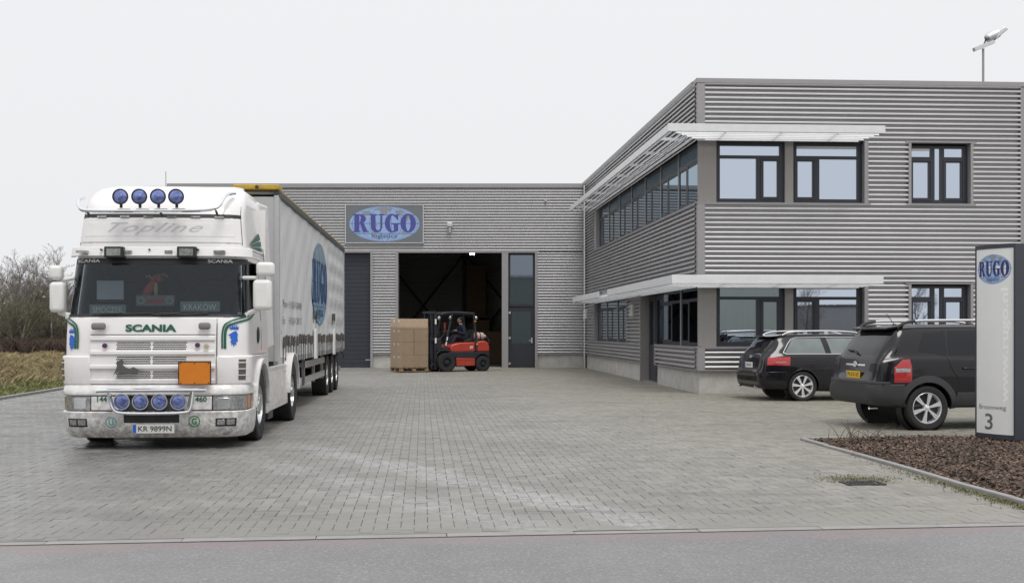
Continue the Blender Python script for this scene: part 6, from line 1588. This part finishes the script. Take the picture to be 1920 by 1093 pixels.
MB().box(-.62, -.58, -.45, .45, 1.35, 1.39).build('load_guard_bar', fblk, cr, smooth=0)
for z in (1.83, 1.10): MB().box(-.40, -.33, -.414, -.411, z, z + .20).build('mast_sticker', white_film, fk, smooth=0)
for t in (.12, .26): p = Vector((-.04, -.50, .84)).lerp(Vector((.30, -.48, 2.24)), t); MB().bar(p + Vector((0, -.044, 0)), p + Vector((.03, -.044, .14)), .004, .05).build('pillar_sticker', white_film, fk, smooth=0)
for x, z, m_ in ((1.26, 1.95, M('amber', (.6, .32, .05), .3)), (1.335, 1.06, M('sticker_yellow', (.6, .5, .08), .4))): MB().box(x - .035, x + .035, -.56, -.54, z - .025, z + .025).build('side_marker', m_, fk, smooth=0)
for x, y in ((.16, .44), (.2, -.5)): MB().ellipsoid((x, y, 2.08), (.05, .08, .08), 12, 8).build('work_lamp', lensm if y < 0 else white_film, fk)
MB().ellipsoid((1.33, -.47, 2.08), (.07, .06, .07), 12, 8).build('rear_lamp', satin, fk); MB().box(.30, .36, .2, .32, 1.62, 1.90).build('fire_extinguisher', redm, fk, smooth=0, bevel=.02)
lettering('30', lambda x, y: (1.10 + x, -.522, .94 + y), white_film, fk, 'hood_number', fit=(.16, .11), bold=.02, shear=.2)
prof([(.95, 1.12), (.92, 1.22), (1.22, 1.26), (1.30, 1.62), (1.38, 1.60), (1.34, 1.12)], -.24, .24, 'driver_seat', M('seat_black', (.02, .02, .022), .8), .03)
MB().tube([(-.10, -.1, 1.2), (.16, -.1, 1.48)], .025, 8).build('steering_column', fblk, fk)
sw_ = MB(); cc = Vector((.18, -.1, 1.50)); ux_ = Vector((.55, 0, -.5)).normalized()
sw_.tube([cc + (ux_ * cos(a) + Vector((0, 1, 0)) * sin(a)) * .17 for a in [2 * pi * k / 20 for k in range(21)]], .013, 6).tube([cc - ux_ * .17, cc + ux_ * .17], .012, 6); sw_.build('steering_wheel', black_m, fk)
for k in range(3): MB().tube([(.05, .22 + k * .06, 1.28), (.10, .22 + k * .06, 1.50)], .009, 6).ellipsoid((.10, .22 + k * .06, 1.52), (.02, .02, .025), 8, 5).build('lever', black_m, fk)
gbm = M('gas_bottle_paint', (.50, .40, .37), .45, 0, var=.15, vs=5)
gt = MB().lathe([(.001, -.30), (.08, -.29), (.14, -.24), (.155, -.18), (.155, .18), (.14, .24), (.08, .29), (.06, .30), (.06, .35), (.001, .35)], (0, 0, 0), 'x', 20).build('gas_bottle', gbm, fk); gt.location = (1.62, 0, 1.36)
MB().lathe([(.158, -.14), (.158, -.06)], (0, 0, 0), 'x', 20).build('red_band', redm, gt, recalc=False); MB().lathe([(.162, .05), (.162, .09)], (0, 0, 0), 'x', 20).build('strap', black_m, gt, recalc=False)
MB().tube(smoothpts([Vector((1.95, 0, 1.36)), Vector((2.02, -.1, 1.30)), Vector((2.0, -.3, 1.12)), Vector((1.86, -.35, 1.05))], 5), .014, 6).build('gas_hose', rubber_m, fk)
MB().box(1.4, 1.84, -.2, .2, 1.15, 1.21).build('bottle_cradle', fblk, fk, smooth=0)
# ---- driver: one continuous skinned body
fkm = Matrix.Translation(FO) @ Matrix.Rotation(fa, 4, 'Z')
def skin_body(joints, edges, rad, name, mat, parent, root=0, sub=2):
    me = bpy.data.meshes.new(name); me.from_pydata(joints, edges, []); o = bpy.data.objects.new(name, me); COL.objects.link(o)
    sk = o.modifiers.new('skin', 'SKIN'); sk.use_smooth_shade = True
    layer = me.skin_vertices[0].data if me.skin_vertices else None
    if layer is None:
        bm = bmesh.new(); bm.from_mesh(me); bm.verts.layers.skin.verify(); bm.to_mesh(me); bm.free(); layer = me.skin_vertices[0].data
    for i, r_ in enumerate(rad): layer[i].radius = (r_, r_) if not isinstance(r_, tuple) else r_; layer[i].use_root = (i == root)
    sb = o.modifiers.new('sub', 'SUBSURF'); sb.levels = sub; sb.render_levels = sub
    dg = bpy.context.evaluated_depsgraph_get(); dg.update(); nm = bpy.data.meshes.new_from_object(o.evaluated_get(dg)); nm.name = name
    o.modifiers.clear(); o.data = nm; nm.materials.clear(); nm.materials.append(mat); nm.shade_smooth(); o.parent = parent
    return o
dp = thing('person', 'dark haired driver in a navy jacket sitting in the forklift with hands on the controls', 'person', fkm @ Vector((1.06, 0, 1.24)), fa)
cloth = M('navy_cloth', (.018, .021, .038), .85, 0, var=.25, vs=12, bump=.1, bs=40); skinm = M('skin', (.40, .23, .165), .5, 0, var=.06, vs=20); hairm = M('hair_dark', (.012, .010, .009), .7, var=.3, vs=40)
J = [(0, 0, .06), (-.03, 0, .25), (-.09, 0, .42), (-.14, 0, .52), (-.16, 0, .60)]                     # pelvis .. neck
E = [(0, 1), (1, 2), (2, 3), (3, 4)]; Rd = [(.15, .15), (.145, .13), (.16, .14), (.12, .11), .055]
for s in (-1, 1):
    b = len(J)
    hand = (-.86, -.12, .33) if s > 0 else (-.50, -.24, .35)
    if s > 0: arm = [(-.14, .19, .47), (-.32, .22, .30), (-.56, .13, .28), (-.80, -.02, .31)]
    else: arm = [(-.14, -.19, .47), (-.12, -.26, .22), (-.30, -.25, .26), (-.44, -.24, .33)]
    J += arm; Rd += [.072, .055, .045, .034]; E += [(2, b), (b, b + 1), (b + 1, b + 2), (b + 2, b + 3)]
    b = len(J); J += [(-.02, s * .11, .04), (-.44, s * .15, .14), (-.62, s * .15, -.14), (-.70, s * .15, -.34), (-.84, s * .15, -.37)]; Rd += [.10, .075, .058, .045, .04]
    E += [(0, b), (b, b + 1), (b + 1, b + 2), (b + 2, b + 3), (b + 3, b + 4)]
skin_body(J, E, Rd, 'clothed_body', cloth, dp)
hd = MB(); rot = Matrix.Rotation(R(8), 3, 'Y')
hd.ellipsoid((-.20, 0, .745), (.098, .075, .118), 18, 14, rot).ellipsoid((-.235, 0, .69), (.055, .055, .06), 12, 8)
hd.add([(-.292, 0, .775), (-.328, 0, .735), (-.300, .018, .728), (-.300, -.018, .728)], [(0, 2, 1), (0, 1, 3), (1, 2, 3)])
for s in (-1, 1): hd.ellipsoid((-.185, s * .077, .74), (.016, .010, .030), 8, 6)
head = hd.build('head', skinm, dp)
MB().ellipsoid((-.17, 0, .785), (.108, .084, .095), 18, 12, rot).ellipsoid((-.125, 0, .74), (.06, .078, .09), 12, 8).build('hair', hairm, head)
for s in (-1, 1): MB().ellipsoid((-.288, s * .032, .758), (.008, .013, .008), 8, 5).build('eye', black_m, head); MB().box(-.298, -.28, s * .032 - .018, s * .032 + .018, .776, .782).build('eyebrow', hairm, head, smooth=0)
MB().box(-.300, -.285, -.022, .022, .690, .697).build('mouth', M('lips', (.25, .09, .08), .5), head, smooth=0)
MB().lathe([(.068, .585), (.062, .63)], (-.165, 0, 0), 'z', 16).build('shirt_collar', M('pale_shirt', (.45, .50, .58), .7), dp, recalc=False)
for s, c, d in ((1, Vector((-.84, -.03, .315)), Vector((-1, -.25, 0))), (-1, Vector((-.48, -.24, .345)), Vector((-.9, .1, .25)))):
    d.normalize(); side = d.cross(Vector((0, 0, 1))).normalized(); up_ = side.cross(d)
    JJ = [c - d * .04, c, c + d * .045]; EE = [(0, 1), (1, 2)]; RR = [.027, .034, .030]
    for k in range(4):
        b = len(JJ); o = side * (-.027 + k * .018); L_ = (.052, .062, .058, .046)[k]
        JJ += [c + d * .05 + o, c + d * (.05 + L_ * .6) + o * 1.05 - up_ * .008, c + d * (.05 + L_) + o * 1.05 - up_ * .032]; RR += [.0095, .009, .0075]; EE += [(2, b), (b, b + 1), (b + 1, b + 2)]
    b = len(JJ); JJ += [c + side * .04 * s, c + side * .055 * s + d * .035 - up_ * .012, c + side * .045 * s + d * .06 - up_ * .02]; RR += [.012, .0105, .009]; EE += [(1, b), (b, b + 1), (b + 1, b + 2)]
    skin_body([tuple(p) for p in JJ], EE, RR, 'hand', skinm, dp, root=1, sub=1)
for s in (-1, 1): MB().ellipsoid((-.82, s * .15, -.375), (.13, .05, .045), 12, 8).build('shoe', black_m, dp)
# ---- pallet with cartons
wood = M('pallet_wood', (.30, .20, .12), .85, 0, var=.25, vs=5, stretch=(1, 6, 6))
PLX, PLW, PLL = -1.26, .98, 1.18
pp = fkm @ Vector((PLX - .03, 0, .04)); pal = thing('pallet', 'worn wooden pallet on the forks of the forklift', 'pallet', pp, fa)
for k in range(6): MB().box(-PLL / 2 + k * .216, -PLL / 2 + k * .216 + .10, -PLW / 2, PLW / 2, .118, .140).build('deck_board', wood, pal, smooth=0)
for y in (-PLW / 2 + .05, 0, PLW / 2 - .05):
    MB().box(-PLL / 2, PLL / 2, y - .05, y + .05, .0, .020).build('skid_board', wood, pal, smooth=0); MB().box(-PLL / 2, PLL / 2, y - .05, y + .05, .098, .117).build('stringer_board', wood, pal, smooth=0)
    for x in (-PLL / 2 + .07, 0, PLL / 2 - .07): MB().box(x - .07, x + .07, y - .05, y + .05, .021, .097).build('block', wood, pal, smooth=0)
hs = [.485, .485, .485, .40]; z = .0
names = ('bottom', 'second', 'third', 'top')
for li2 in range(4):
    for e_, nm in ((-1, 'end away from the forklift'), (1, 'end next to the forklift')):
        w = PLL / 2 - .01; p = fkm @ Vector((PLX - .03 + e_ * (w / 2 + .004) + random.uniform(-.006, .006), random.uniform(-.008, .008), .04 + .141 + z))
        cz = carton(p.x, p.y, p.z, w, PLW - .03, hs[li2] - .004, 'brown carton in the %s layer of the pallet, at the %s' % (names[li2], nm), 'cartons stacked on the forklift pallet', fa + random.uniform(-.008, .008))
        if e_ < 0:
            for yy in (-.36, .10): MB().box(-w / 2 - .003, -w / 2 - .001, yy - .05, yy + .05, hs[li2] - .13, hs[li2] - .03).build('paper_label', white_film, cz, smooth=0)
    z += hs[li2]
film = glass_mat('stretch_film', (.93, .93, .92), .12, .18)
nf = film.node_tree; bn = nf.nodes.new('ShaderNodeTexNoise'); bn.inputs['Scale'].default_value = 3; mp = nf.nodes.new('ShaderNodeMapping'); mp.inputs['Scale'].default_value = (1.2, 1.2, 14); tcn = nf.nodes.new('ShaderNodeTexCoord')
nf.links.new(tcn.outputs['Object'], mp.inputs[0]); nf.links.new(mp.outputs[0], bn.inputs['Vector']); bpn = nf.nodes.new('ShaderNodeBump'); bpn.inputs['Strength'].default_value = 1.0; bpn.inputs['Distance'].default_value = .04
nf.links.new(bn.outputs[0], bpn.inputs['Height']); gl_ = [n for n in nf.nodes if n.type == 'BSDF_GLOSSY'][0]; nf.links.new(bpn.outputs[0], gl_.inputs['Normal'])
fw = MB(); a, b = PLL / 2 + .006, PLW / 2 + .004; fw.add([(x, y, z_) for z_ in (.09, 1.70) for x, y in ((-a, -b), (a, -b), (a, b), (-a, b))], [(0, 1, 5, 4), (1, 2, 6, 5), (2, 3, 7, 6), (3, 0, 4, 7)])
fo = fw.build('stretch_wrap', film, None, smooth=0); fo.location = fkm @ Vector((PLX - .03, 0, .04)); fo.rotation_euler = (0, 0, fa)
tag(fo, 'clear plastic stretch film wound round the stacked cartons', 'stretch film')
